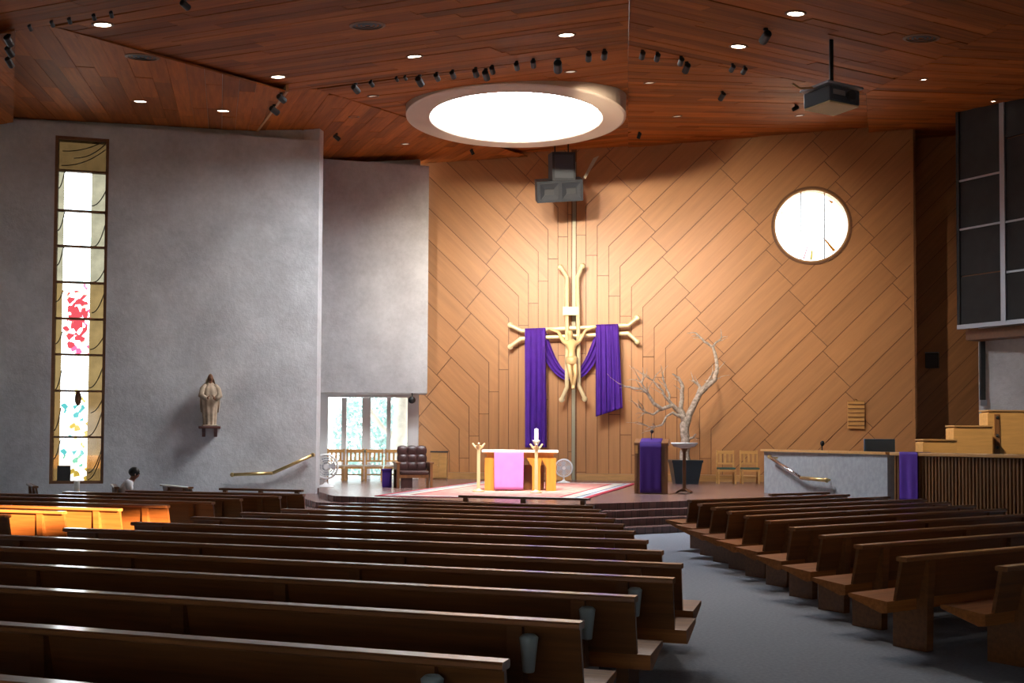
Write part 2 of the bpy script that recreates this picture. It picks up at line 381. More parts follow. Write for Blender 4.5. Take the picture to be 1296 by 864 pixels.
def inset_any(poly, g):
    """inset a simple polygon, bends included, by shifting every edge"""
    if area(poly) < 0: poly = poly[::-1]
    q = []
    for p in poly:
        if not q or math.hypot(p[0] - q[-1][0], p[1] - q[-1][1]) > 0.02: q.append(p)
    if math.hypot(q[0][0] - q[-1][0], q[0][1] - q[-1][1]) < 0.02: q.pop()
    n = len(q); out = []
    for i in range(n):
        a, b, c = Vector(q[i - 1]), Vector(q[i]), Vector(q[(i + 1) % n]); d1, d2 = (b - a).normalized(), (c - b).normalized()
        n1, n2 = Vector((-d1.y, d1.x)), Vector((-d2.y, d2.x)); m = n1 + n2
        if m.length < 0.2: return []
        m = m / (m.dot(n1)); out.append(tuple(b + m * g))
    return out if area(out) > 0 else []
def board(name, parent, pts3, e1, n, mat, gap=0.008, th=0.03, jit=0.004, minarea=0.01, bent=False):
    """a flat board whose front face lies on the plane through pts3; n points into the room"""
    n = Vector(n).normalized(); e1 = Vector(e1); e1 = (e1 - n * e1.dot(n)).normalized(); e2 = n.cross(e1)
    c = sum((Vector(p) for p in pts3), Vector()) / len(pts3)
    q = (inset_any if bent else inset)([((Vector(p) - c).dot(e1), (Vector(p) - c).dot(e2)) for p in pts3], gap)
    if len(q) < 3 or abs(area(q)) < minarea: return None
    # drop near-duplicate corners
    r = []
    for p in q:
        if not r or math.hypot(p[0] - r[-1][0], p[1] - r[-1][1]) > 1e-3: r.append(p)
    if len(r) > 2 and math.hypot(r[0][0] - r[-1][0], r[0][1] - r[-1][1]) < 1e-3: r.pop()
    if len(r) < 3: return None
    mb = MB(); z = random.uniform(-jit, jit)
    mb.prism([(x, y, z - th) for x, y in r], (0, 0, th))
    M = Matrix((e1, e2, n)).transposed().to_4x4(); M.translation = c
    return mb.build(name, mat, parent, M=M)

# ================================================================== THE SETTING
ZS = 0.52                                   # height of the sanctuary floor
K = 1.0625
# ---- floors
fl = MB(); fl.box(-17, 16, -7, 37, -0.2, 0.0)
tag(fl.build('floor', M_CARPET), kind='structure')
g = MB(); g.box(-90, 90, -90, 120, -0.5, -0.25)
tag(g.build('ground', M_GRAVEL), kind='structure')
front = [(-4.9, 28.2), (-4.55, 26.2), (-3.95, 24.5), (-2.7, 23.8), (0.9, 21.55), (3.63, 23.2), (6.55, 25.0)]
def offset_line(pts, d):
    out = []
    for i, p in enumerate(pts):
        ns = []
        for a, b in ((i - 1, i), (i, i + 1)):
            if a < 0 or b >= len(pts): continue
            dx, dy = pts[b][0] - pts[a][0], pts[b][1] - pts[a][1]; l = math.hypot(dx, dy); ns.append((dy / l, -dx / l))
        nx, ny = sum(q[0] for q in ns) / len(ns), sum(q[1] for q in ns) / len(ns); l2 = nx * nx + ny * ny
        # line runs left to right, room lies on its right-hand side (towards -y)
        out.append((p[0] + nx / l2 * d, p[1] + ny / l2 * d))
    return out
stage = struct('floor')
back = [(6.55, 25.0), (15.4, 25.0), (15.4, 36.9), (-7.0, 36.9), (-7.0, 28.3)]
m = MB(); m.prism([(x, y, 0.0) for x, y in front + back[1:]], (0, 0, ZS)); m.build('platform', M_TILE, stage)
for i in range(3):
    o_ = offset_line(front, 0.40 * (i + 1)); i_ = offset_line(front, 0.40 * i)
    h = ZS - 0.13 * (i + 1)
    m = MB()
    for k in range(len(o_) - 1):
        m.prism([(*o_[k], 0), (*o_[k + 1], 0), (*i_[k + 1], 0), (*i_[k], 0)], (0, 0, h))
    m.build('step', M_TILE, stage)

# ---- roof deck far above the boards, keeps the hall dark
RC = P(653, 150, 25.8)                      # centre of the skylight ring, lower face
RZ, R_OUT, R_IN = RC.z, 2.58, 2.01
deck = MB()
for a in range(4):
    x0, x1, y0, y1 = [(-17, RC.x - 1.9, -7, 37), (RC.x + 1.9, 16, -7, 37), (RC.x - 1.9, RC.x + 1.9, -7, RC.y - 1.9), (RC.x - 1.9, RC.x + 1.9, RC.y + 1.9, 37)][a]
    deck.box(x0, x1, y0, y1, 11.9, 12.2)
tag(deck.build('ceiling', M_DECK), kind='structure')

# ---- plane set of the folded ceiling
dA = Vector((-0.932, 0.362, 0)); nA = Vector((0.362, 0.932, 0)); dB = Vector((0.885, 0.465, 0)); nB = Vector((-0.465, 0.885, 0))
R0 = Vector((P(795, 62, 20.0)))
SL = 0.14
def slope_plane(nh, dz): return Plane(R0 + Vector((0, 0, dz)), n=Vector((-SL * nh.x, -SL * nh.y, 1)))
PA, PB = slope_plane(nA, 0), slope_plane(nB, 0)
PC = slope_plane(nA, 0.13)
WA, WB = P(515, 400, 35.6), P(1155, 400, 33.5)
PW = Plane(WA, n=Vector((WB.y - WA.y, -(WB.x - WA.x), 0)))          # sanctuary wall
PE = Plane(R0 + Vector((0, 0, 0.13)), PW.hit(795, 187), PW.hit(1154, 156.5))
WL1, WL2 = P(20, 400, 26.2), P(402, 400, 28.0)
PLW = Plane(WL1, n=Vector((WL2.y - WL1.y, -(WL2.x - WL1.x), 0)))     # left wall
wtop = PLW.hit(20, 149)
PF = Plane(PA.hit(62, 32), PLW.hit(312, 164), wtop + Vector((0, 0, 0.02)))
PD = Plane(PC.hit(401, 113), P(402, 199, 33.0), PW.hit(610, 202))
def ceiling_panel(poly_px, plane, pdir, wdt=0.27, hole=False, maxlen=5.5):
    par = struct('ceiling')
    n = plane.n; e1 = Vector(pdir); e1 = (e1 - n * e1.dot(n)).normalized(); e2 = n.cross(e1); o = plane.hit(*poly_px[0])
    poly = [((plane.hit(*q) - o).dot(e1), (plane.hit(*q) - o).dot(e2)) for q in poly_px]
    t0, t1 = min(q[1] for q in poly), max(q[1] for q in poly); t = t0; cnt = 0
    hs, ht = ((RC - o).dot(e1), (RC - o).dot(e2)) if hole else (0, 1e9)
    while t < t1:
        st = clip(clip(poly, 0, -1, -t), 0, 1, t + wdt); tc_ = t + wdt / 2
        if len(st) >= 3:
            s0, s1 = min(q[0] for q in st), max(q[0] for q in st); s = s0 - random.uniform(0, 3); cuts = []
            while s < s1:
                e = s + random.uniform(2.0, maxlen); cuts.append((s, e)); s = e
            if abs(tc_ - ht) < 2.30:
                h = math.sqrt(2.30 ** 2 - (tc_ - ht) ** 2); nc = []
                for a, b in cuts:
                    if a < hs - h: nc.append((a, min(b, hs - h)))
                    if b > hs + h: nc.append((max(a, hs + h), b))
                cuts = nc
            for a, b in cuts:
                pc = clip(clip(st, -1, 0, -a), 1, 0, b)
                if len(pc) >= 3:
                    if board('plank', par, [o + e1 * q[0] + e2 * q[1] for q in pc], e1, n, M_CEIL, gap=0.003, th=0.03, jit=0.006, minarea=0.02): cnt += 1
        t += wdt
    return cnt
wdir = (WL2 - WL1); wdir.z = 0; wdir.normalize(); wperp = Vector((-wdir.y, wdir.x, 0))
NP = {}
NP['A'] = ceiling_panel([(62, 32), (240, 2), (370, -22), (797, -22), (795, 62), (362, 116)], PA, dA)
NP['A2'] = ceiling_panel([(-50, 51), (62, 32), (240, 2), (370, -22), (-50, -22)], PA.off(-0.10), dA)
NP['B'] = ceiling_panel([(797, -22), (1345, -22), (1345, -2), (1096, 118), (795, 62)], PB, dB)
NP['G'] = ceiling_panel([(1345, -2), (1096, 118), (1100, 178), (1345, 178)], PE.off(-0.16), dB, wdt=0.30)
NP['E'] = ceiling_panel([(795, 62), (1096, 118), (1100, 185), (795, 203)], PE, dB, hole=True, wdt=0.30)
NP['C'] = ceiling_panel([(795, 62), (401, 113), (660, 196), (795, 206)], PC, dA, hole=True, wdt=0.30)
NP['D'] = ceiling_panel([(358, 113), (401, 113), (668, 198), (668, 222), (402, 222), (312, 182)], PD, wperp + wdir * -0.05, hole=True, wdt=0.30)
NP['F'] = ceiling_panel([(20, 38), (62, 32), (362, 116), (312, 184), (8, 165)], PF, wperp, wdt=0.32)
NP['H'] = ceiling_panel([(-60, 56), (20, 38), (17, 155), (-60, 166)], PF.off(-0.25), wperp, wdt=0.32)
# fascia boards along the steps
def fascia(pxs, p_low, p_high, th=0.05):
    for a, b in zip(pxs, pxs[1:]):
        A, B = p_low.hit(*a), p_low.hit(*b); up = 0.16
        d = (B - A).normalized(); nn = Vector((d.y, -d.x, 0)); nn = nn if nn.y > 0 else -nn
        m = MB(); m.prism([A, B, B + Vector((0, 0, up)), A + Vector((0, 0, up))], nn * th); tag(m.build('trim_1', M_TRIM), kind='structure')
fascia([(362, 116), (316, 178)], PF.off(-0.02), PD)
for q0, q1 in (((66, 33), (214, 74.5)), ((214, 74.5), (362, 116))):      # closes the fold between the side slope and the main slope
    A, B = PF.hit(*q0), PF.hit(*q1); m = MB(); m.prism([A, B, PA.hit(*q1) + Vector((0, 0, 0.05)), PA.hit(*q0) + Vector((0, 0, 0.05))], (0.0, 0.03, 0.0)); tag(m.build('trim_1', M_CEIL), kind='structure')

# ---- left plaster wall with the tall stained window
def wall_from_px(name, plane, u0, u1, vt0, vt1, z0, thick, mat, holes=()):
    """vertical wall on a plane between two pixel columns; top follows the photograph's line"""
    A, B = plane.hit(u0, 400), plane.hit(u1, 400); d = Vector((B.x - A.x, B.y - A.y, 0)); L = d.length; d.normalize()
    nb = -Vector((plane.n.x, plane.n.y, 0)).normalized()
    za, zb = plane.hit(u0, vt0).z, plane.hit(u1, vt1).z
    top = lambda s: za + (zb - za) * s / L
    m = MB()
    xs = sorted({0, L} | {h[0] for h in holes} | {h[1] for h in holes})
    for s0, s1 in zip(xs, xs[1:]):
        hs = [h for h in holes if h[0] < (s0 + s1) / 2 < h[1]]
        segs = [(z0, h[2]) for h in hs] + [(h[3], None) for h in hs] if hs else [(z0, None)]
        for a, b in segs:
            a0 = A + d * s0; a1 = A + d * s1
            m.prism([(a0.x, a0.y, a), (a1.x, a1.y, a), (a1.x, a1.y, b if b is not None else top(s1)), (a0.x, a0.y, b if b is not None else top(s0))], nb * thick)
    M = Matrix.Translation((0, 0, 0))
    return tag(m.build(name, mat), kind='structure'), A, d, nb
A_ = PLW.hit(-170, 400); B_ = PLW.hit(402, 400); dl = Vector((B_.x - A_.x, B_.y - A_.y, 0)).normalized()
s_of = lambda u, v=400: (PLW.hit(u, v) - A_).dot(dl)
ws0, ws1 = s_of(66, 390), s_of(134.5, 390); wz0, wz1 = PLW.hit(100, 612).z, PLW.hit(100, 173).z
wall, A_, dl, nbl = wall_from_px('wall_left', PLW, -170, 402, 138, 178, 0.0, 0.45, M_CONC, [(ws0, ws1, wz0, wz1)])
m = MB(); q0, q1 = A_ + nbl * 0.2, B_ + nbl * 0.2
m.prism([(q0.x, q0.y, 9.0), (q1.x, q1.y, 9.0), (q1.x, q1.y, 11.9), (q0.x, q0.y, 11.9)], nbl * 0.25); tag(m.build('wall_left', M_CONC), kind='structure')
win = struct('window_1')
def lp(s, z, dep): q = A_ + dl * s + nbl * dep; return Vector((q.x, q.y, z))
def lbar(s0, s1, z0, z1, d0, d1, name, mat, par=win):
    m = MB(); m.prism([lp(s0, z0, d0), lp(s1, z0, d0), lp(s1, z1, d0), lp(s0, z1, d0)], nbl * (d1 - d0)); return m.build(name, mat, par)
fw = 0.07
lbar(ws0, ws0 + fw, wz0, wz1, 0.02, 0.2, 'frame', M_FRAME); lbar(ws1 - fw, ws1, wz0, wz1, 0.02, 0.2, 'frame', M_FRAME)
lbar(ws0 + fw, ws1 - fw, wz1 - fw, wz1, 0.02, 0.2, 'frame', M_FRAME); lbar(ws0 + fw, ws1 - fw, wz0, wz0 + fw, 0.02, 0.2, 'frame', M_FRAME)
rows = [PLW.hit(100, v).z for v in (174.5, 216, 266.5, 311.5, 357, 403, 448.5, 494.5, 553, 610)]
pm = [M_P_TOP, M_P_PALE, M_P_PALE, M_P_PALE, M_P_RED1, M_P_RED2, M_P_WHITE, M_P_TEAL, M_P_TEAL]
swm = (ws0 + ws1) / 2; hw = (ws1 - ws0) / 2 - fw
for i, mt in enumerate(pm):
    z1, z0 = rows[i], rows[i + 1]
    if i < 8: lbar(ws0 + fw, ws1 - fw, z0 - 0.025, z0 + 0.025, 0.03, 0.16, 'glazing_bar', M_FRAME)
    mb = MB(); mb.box(-hw, hw, -0.006, 0.006, -(z1 - z0) / 2, (z1 - z0) / 2)
    Mx = Matrix((dl, nbl, Vector((0, 0, 1)))).transposed().to_4x4(); Mx.translation = lp(swm, (z0 + z1) / 2, 0.10)
    pane = mb.build('pane', mt, win, M=Mx)
    # curved lead lines, mostly on the margins
    h2 = (z1 - z0) / 2
    for k in range(3 if i in (0, 7, 8) else 2):
        x0 = random.uniform(0.22, 0.3) if k != 1 else -hw; x1 = hw if k != 1 else -0.38
        if i == 0: x0, x1 = random.uniform(-hw, 0), random.uniform(0, hw)
        za = random.uniform(-h2, h2 * 0.2); zb = za + random.uniform(0.25, 0.6)
        pts = []
        for q in range(7):
            t = q / 6; pts.append((x0 + (x1 - x0) * t, -0.012, max(-h2 + 0.02, min(h2 - 0.02, za + (zb - za) * t * t))))
        MB().tube(pts, 0.012, 6).build('lead_line', M_LEAD, pane)
    if i == 8:
        MB().box(-0.44, -0.14, -0.02, -0.008, -h2 + 0.02, -h2 + 0.40).build('dark_quarry', M_LEAD, pane)
    if i == 7:
        MB().ball((0.0, -0.02, h2 - 0.18), 0.1, 8, (0.8, 0.2, 1.8)).build('dark_quarry', M_FRAME, pane)

# ---- hanging plaster panel and the garden window below it
W2A, W2B = P(395, 400, 33.0), P(541.5, 400, 33.4)
PW2 = Plane(W2A, n=Vector((W2B.y - W2A.y, -(W2B.x - W2A.x), 0)))
wz_low = PW2.hit(480, 497).z
wall_from_px('wall_left', PW2, 380, 541.5, 199, 210, wz_low, 1.2, M_CONC)
m = MB(); m.prism([(B_.x, B_.y, 0), (B_.x + 0.02, B_.y + 0.45, 0), (W2A.x - 0.6, W2A.y + 1.2, 0), (W2A.x - 0.9, W2A.y + 1.2, 0), (B_.x - 0.4, B_.y, 0)], (0, 0, 11.9))
tag(m.build('wall_left', M_CONC), kind='structure')
YW = 34.6
win2 = struct('window_2')
def wbar(u0, u1, v0, v1, y0=YW, th=0.12, name='frame', mat=M_WHITE, zlow=None):
    a, b = P(u0, v0, y0), P(u1, v1, y0); z0 = b.z if zlow is None else zlow
    m = MB(); m.box(a.x, b.x, y0, y0 + th, z0, a.z, 0.008); return m.build(name, mat, win2)
wbar(396, 414, 490, 612, zlow=ZS); wbar(516, 529, 490, 612, zlow=ZS)
wbar(414, 516, 490, 503); wbar(414, 516, 568, 574)
for u0, u1 in ((432.5, 437.5), (458.5, 468), (489.5, 493.5)): wbar(u0, u1, 503, 612, zlow=ZS)
wbar(414, 516, 606, 612, zlow=ZS)
for u0, u1 in ((414, 432.5), (437.5, 458.5), (468, 489.5), (493.5, 516)):
    for v0, v1 in ((503, 568), (574, 606)):
        a, b = P(u0, v0, YW + 0.05), P(u1, v1, YW + 0.05)
        MB().box(a.x, b.x, YW + 0.05, YW + 0.062, b.z, a.z).build('pane', M_GLASS, win2)
a = P(380, 497, YW)
tag(MB().box(a.x - 3, P(529, 500, YW).x, YW - 0.1, YW + 0.25, P(450, 492, YW).z, 11.9).build('wall_left', M_CONC), kind='structure')
tag(MB().box(-9, P(398, 500, YW).x, YW, YW + 0.3, 0, 6).build('wall_left', M_CONC), kind='structure')

# ---- sanctuary wall of slanting boards
wn = PW.n
wall_alt = struct('wall_altar')
CIRC = PW.hit(1027, 285.5); CR = (PW.hit(1076, 285.5) - PW.hit(978, 285.5)).length / 2
wboards = []
def wboard(poly_px, e1px, bent=False):
    q = convex_clip(poly_px, [(519, 120), (1154, 100), (1160, 616), (519, 616)])
    if len(q) < 3: return
    pts = [PW.hit(*p) for p in q]
    o = board('wall_board', wall_alt, pts, PW.hit(700 + e1px[0], 400 + e1px[1]) - PW.hit(700, 400), wn, M_WALLWOOD, gap=0.011, th=0.04, jit=0.003, minarea=0.015, bent=bent)
    if o: wboards.append(o)
SEAM = 726.5
for side in (-1, 1):
    dx, dy = (12.5, 28.0) if side < 0 else (14.4, 25.7); mx0, my0 = (693.7, 290.6) if side < 0 else (756.0, 286.0)
    Mk = lambda k: (mx0 + side * dx * k, my0 + dy * k)
    lim = (lambda q: clip(q, 1, 0, SEAM - 3)) if side < 0 else (lambda q: clip(q, -1, 0, -(SEAM + 3)))
    joints = [-300, 0, 41, 150, 290] if side < 0 else [-300, 0, 45, 133, 221, 309, 397, 500]
    for k in range(-12, 30):
        m1, m0 = Mk(k), Mk(k - 1)      # lower and upper mitre corners
        xl, xr = m1[0], m0[0]; yb = m1[1] + 37
        for j0, j1 in zip(joints[1:], joints[2:]):
            def at(base, t): return (base[0] + side * t, base[1] - 0.98 * t)
            # perpendicular end joints: the upper edge is met further along by the board's slant
            sh = lambda t: t if t == 0 else t + (dx + dy) / 2 - dx - 0.0
            lo0, lo1 = at(m1, j0), at(m1, j1); up0, up1 = at(m0, j0 if j0 == 0 else sh(j0) - dy / 2 + dx / 2 - 6), at(m0, j1 if j1 == 0 else sh(j1) - dy / 2 + dx / 2 - 6)
            if j0 == 0:      # one board bent round the mitre: slanting part and upright part
                q = lim([lo0, lo1, up1, up0, (xr, yb), (xl, yb)])
                if len(q) >= 3: wboard(q, (side, -1), True)
                continue
            q = lim([lo0, lo1, up1, up0])
            if len(q) >= 3: wboard(q, (side, -1))
        # upright field boards below the stair line
        y = yb
        while y < 640:
            y2 = y + random.choice((150, 400, 400)); q = lim([(xl, y), (xr, y), (xr, y2), (xl, y2)])
            if len(q) >= 3: wboard(q, (0, 1))
            y = y2
# backing sheet behind the boards, dark in the joints, with the round opening
bk = MB(); a, b = PW.hit(519, 400), PW.hit(1160, 400)
bk.prism([(a.x, a.y, ZS - 0.2), (b.x, b.y, ZS - 0.2), (b.x, b.y, 11.9), (a.x, a.y, 11.9)], -wn * 0.3)
bko = bk.build('backing', M_FRAME, wall_alt); bko.location = -wn * 0.03
cut = MB(); cut.lathe([(CR, -1.5), (CR, 1.5)], 64, axis='Z')
Mc = Matrix((Vector((-wn.y, wn.x, 0)), Vector((0, 0, 1)), wn)).transposed().to_4x4(); Mc.translation = CIRC
cuto = cut.build('cutter', M_BLACK, M=Mc)
bpy.context.view_layer.update()
def boolean(o):
    md = o.modifiers.new('cut', 'BOOLEAN'); md.operation = 'DIFFERENCE'; md.object = cuto; md.solver = 'EXACT'
    dg = bpy.context.evaluated_depsgraph_get(); me = bpy.data.meshes.new_from_object(o.evaluated_get(dg)); o.modifiers.clear(); o.data = me
for o in wboards + [bko]:
    if o is not bko:
        dmin = min((o.matrix_world @ v.co - CIRC).length for v in o.data.vertices)
        cc = o.matrix_world.translation - CIRC; bb = max((o.matrix_world @ v.co - o.matrix_world.translation).length for v in o.data.vertices)
        if cc.length > CR + bb: continue
    boolean(o)
bpy.data.objects.remove(cuto, do_unlink=True)
for o in list(wboards):
    if len(o.data.vertices) == 0: bpy.data.objects.remove(o, do_unlink=True)
# round window
win3 = struct('window_3', CIRC); win3.matrix_world = Mc
MB().lathe([(CR - 0.07, -0.3), (CR - 0.07, 0.03), (CR - 0.02, 0.03), (CR - 0.02, -0.3)], 64, close=True).build('reveal', M_TRIM, win3)
MB().lathe([(CR - 0.02, -0.1), (CR - 0.02, 0.05), (CR + 0.05, 0.05), (CR + 0.05, 0.006), (CR - 0.005, 0.006), (CR - 0.005, -0.1)], 64, close=True).build('frame', M_FRAME, win3)
MB().lathe([(CR - 0.05, -0.006), (CR - 0.05, 0.006)], 64, c=(0, 0, -0.12)).build('pane', M_P_ROUND, win3)
for x in (-0.30, 0.40): h = math.sqrt(CR * CR - x * x) - 0.03; MB().box(x - 0.018, x + 0.018, -h, h, -0.105, -0.085).build('glazing_bar', M_ALU, win3)
def shard(pts, mt): MB().prism([(x, y, -0.112) for x, y in pts], (0, 0, 0.008)).build('pane', mt, win3)
shard([(0.33, -0.33), (0.40, -0.36), (0.74, -0.76), (0.66, -0.80)], M_P_ORANGE); shard([(0.0, -0.75), (0.06, -0.75), (0.03, -1.05), (-0.03, -1.05)], M_P_YELLOW)
shard([(-0.10, -0.55), (-0.07, -0.55), (-0.2, -1.02), (-0.25, -1.0)], M_P_ROSE)
shard([(-0.98, 0.05), (-0.94, 0.25), (-0.80, 0.60), (-0.90, 0.45)], M_P_YELLOW); shard([(0.5, 0.85), (0.62, 0.78), (0.72, 0.72), (0.6, 0.7)], M_P_ORANGE)
# metal strip down the seam and the low trim
a, b = PW.hit(SEAM - 1.8, 262), PW.hit(SEAM + 2.4, 262); zt, zb = PW.hit(SEAM, 205).z, ZS
m = MB(); m.prism([a.xy.to_3d() + Vector((0, 0, zb)), b.xy.to_3d() + Vector((0, 0, zb)), b.xy.to_3d() + Vector((0, 0, zt)), a.xy.to_3d() + Vector((0, 0, zt))], wn * 0.03)
tag(m.build('trim_2', plain('seam_metal', (0.36, 0.34, 0.24), 0.5, metal=0.3)), kind='structure')
for u0, u1 in ((570, 724), (731, 965)):
    a, b = PW.hit(u0, 560), PW.hit(u1, 560); m = MB()
    m.prism([(a.x, a.y, ZS), (b.x, b.y, ZS), (b.x, b.y, ZS + 0.2), (a.x, a.y, ZS + 0.2)], wn * 0.35); tag(m.build('baseboard_altar', M_TRIM), kind='structure')
# ---- dark return wall and right-hand structure
CORN = PW.hit(1154.5, 400)
RW1, RW2 = P(1130, 400, 36.2), P(1262, 400, 35.6)
PR = Plane(RW1, n=Vector((RW2.y - RW1.y, -(RW2.x - RW1.x), 0)))        # dark wall set back behind the corner
wr = struct('wall_right')
for i in range(-2, 20):       # slanting boards continue round the corner
    v0 = 100 + i * 34
    q = convex_clip([(1135, v0), (1265, v0 - 130), (1265, v0 - 96), (1135, v0 + 34)], [(1140, 100), (1262, 100), (1262, 606), (1140, 606)])
    if len(q) >= 3: board('wall_board', wr, [PR.hit(*p) for p in q], PR.hit(1210, 380) - PR.hit(1180, 410), PR.n, M_SHADEBOARD, gap=0.009, th=0.03, minarea=0.02)
a, b = PR.hit(1125, 400), PR.hit(1290, 400)
m = MB(); m.prism([(a.x, a.y, 0), (b.x, b.y, 0), (b.x, b.y, 11.9), (a.x, a.y, 11.9)], -PR.n * 0.3); o = m.build('backing', M_FRAME, wr); o.location = -PR.n * 0.04
a, b = P(1238, 400, 31.3), P(1330, 400, 29.8)
m = MB(); m.prism([(a.x, a.y, 0), (b.x, b.y, 0), (b.x, b.y, 11.9), (a.x, a.y, 11.9)], (0.4, 0.8, 0)); tag(m.build('wall_right', M_CONC), kind='structure')
m = MB(); tag(MB().box(15.2, 15.6, -7, 31, 0, 12).build('wall_right', M_DIMWALL), kind='structure')
tag(MB().box(-16.6, -16.2, -7, 25.5, 0, 12).build('wall_left', M_DIMWALL), kind='structure')
tag(MB().box(15.6, 16.0, 29, 37, 0, 12).build('wall_right', M_DIMWALL), kind='structure')
m = MB(); m.prism([(CORN.x - 0.02, CORN.y - 0.0, 0), (CORN.x + 0.06, CORN.y, 0), (CORN.x + 0.25, CORN.y + 2.8, 0), (CORN.x + 0.05, CORN.y + 2.8, 0)], (0, 0, 11.9)); tag(m.build('wall_right', M_WALLWOOD), kind='structure')
# unseen back wall, its high window added to throw sun on the pews
T = Vector((-5.9, 15.3, 0.62)); k = (T.y + 6.0) / -SUN_DIR.y; SW = T + SUN_DIR * k
sx0, sx1, sz0, sz1 = SW.x - 1.75, SW.x + 1.75, SW.z - 0.28, SW.z + 0.42
ex0, ex1, ez0, ez1 = -6.0, 0.0, 0.5, 3.2            # unseen glazed entrance added as fill light, its sun falls short of the pews in view
m = MB(); m.box(-16.6, sx0, -6.4, -6.0, ez1, 12); m.box(sx1, 15.6, -6.4, -6.0, ez1, 12); m.box(sx0, sx1, -6.4, -6.0, ez1, sz0); m.box(sx0, sx1, -6.4, -6.0, sz1, 12)
m.box(-16.6, ex0, -6.4, -6.0, 0, ez1); m.box(ex1, 15.6, -6.4, -6.0, 0, ez1); m.box(ex0, ex1, -6.4, -6.0, 0, ez0)
tag(m.build('wall_back', M_DIMWALL), kind='structure')
fill_win = struct('fill_window')
for k_ in range(6): x_ = ex0 + (ex1 - ex0) * k_ / 5; MB().box(x_ - 0.06, x_ + 0.06, -6.3, -6.1, ez0, ez1).build('mullion', M_WHITE, fill_win)
for k_ in range(5): x_ = ex0 + (ex1 - ex0) * k_ / 5; MB().box(x_ + 0.06, x_ + 1.14, -6.21, -6.20, ez0, ez1).build('pane', M_GLASS, fill_win)
# ---- skylight ring
sky = thing('skylight', (RC.x, RC.y, RZ), 'large round skylight with a plaster ring in the timber ceiling', 'skylight')
MB().lathe([(R_IN, 0), (R_IN + 0.03, -0.02), (R_OUT - 0.05, -0.02), (R_OUT, 0.0), (R_OUT, 0.75), (R_OUT - 0.1, 0.75), (R_OUT - 0.1, 0.1), (R_IN, 0.1)], 72, close=True).build('ring', M_RING, sky, smooth=False)
MB().lathe([(R_IN, 0), (R_IN, 0.42), (R_IN + 0.08, 0.42), (R_IN + 0.08, 0.0)], 72, close=True).build('shaft', M_SHAFT, sky)
MB().lathe([(R_IN + 0.04, 0.36), (R_IN + 0.04, 0.40)], 72).build('diffuser', M_DIFF, sky)

#print('PLANKS', NP, 'WALLB', len(wboards))
#print('checks D at wall1', PD.z(B_.x, B_.y), PLW.hit(402, 178).z, 'F at 312', PF.z(*PLW.hit(312, 177).xy), PLW.hit(312, 177).z, 'E at corner', PE.z(CORN.x, CORN.y), PW.hit(1154, 157).z, 'ring', RZ, 'PC ring', PC.z(RC.x, RC.y))
# ================================================================== PEWS
BOUND = {}
def pew(A, B, label, group, mirror=False, posts=None, name='pew'):
    """A = left end of the cap rail seen from behind, B = right end (x, y); the pew faces away from the viewer"""
    A, B = Vector((*A, 0)), Vector((*B, 0)); L = (B - A).length; c = (A + B) / 2; ang = math.atan2(B.y - A.y, B.x - A.x)
    t = thing(name, c, label, 'pew', group, ang); h = L / 2
    def prof(pts, x0, x1, nm, mat): 
        return MB().prism([(x0, y, z) for y, z in pts], (x1 - x0, 0, 0)).build(nm, mat, t)
    prof([(0.07, 0.45), (0.10, 0.45), (0.035, 0.79), (0.0, 0.79)], -h, h, 'backrest', M_PEW)
    prof([(-0.05, 0.795), (-0.04, 0.785), (0.05, 0.785), (0.06, 0.795), (0.06, 0.815), (0.05, 0.825), (-0.04, 0.825), (-0.05, 0.815)], -h - 0.01, h + 0.01, 'cap_rail', M_CAP)
    prof([(0.10, 0.35), (0.10, 0.445), (0.49, 0.475), (0.505, 0.465), (0.495, 0.44), (0.16, 0.34)], -h - 0.08, h + 0.08, 'seat', M_SEAT)
    n = max(2, int(round((L - 0.7) / 2.3)) + 1)
    xs = posts if posts else [-h + 0.36 + (L - 0.72) * i / (n - 1) for i in range(n)]
    for x in xs:
        prof([(0.0, 0.0), (0.34, 0.0), (0.34, 0.385), (0.14, 0.335), (0.05, 0.785), (-0.035, 0.785), (-0.01, 0.42)], x - 0.045, x + 0.045, 'support', M_PEW)
    return t
A19 = math.radians(19.0); A34 = math.radians(34.0)
dirL = Vector((-math.cos(A19), math.sin(A19)))
# middle block: right ends read from the photograph, nearest first; left ends on the slanting side aisle
rights = [(-0.45, 3.95), (-0.03, 4.9), (0.37, 5.95), (0.77, 6.93), (1.14, 7.84), (1.335, 8.74), (1.32, 9.75), (1.31, 10.77), (1.30, 11.8), (1.29, 12.78), (1.265, 13.68), (1.24, 14.6), (1.22, 15.4), (1.20, 16.3)]
nR = len(rights)
for i, (x, y) in enumerate(rights):
    # meet the line of left ends: through (-4.77, 11.78) running along (0.395, 0.82)
    px, py, ex, ey = -4.77, 11.78, 0.395, 0.82
    den = dirL.x * ey - dirL.y * ex; t_ = ((px - x) * ey - (py - y) * ex) / den
    t_ = min(t_, 7.2); le = Vector((x, y)) + dirL * t_
    lab = ('long dark wooden pew in the middle block, %s from the front' % ORD[nR - 1 - i]) if i else 'long dark wooden pew nearest the viewer at the bottom edge'
    pew(le, (x, y), lab, 'pews of the middle block')
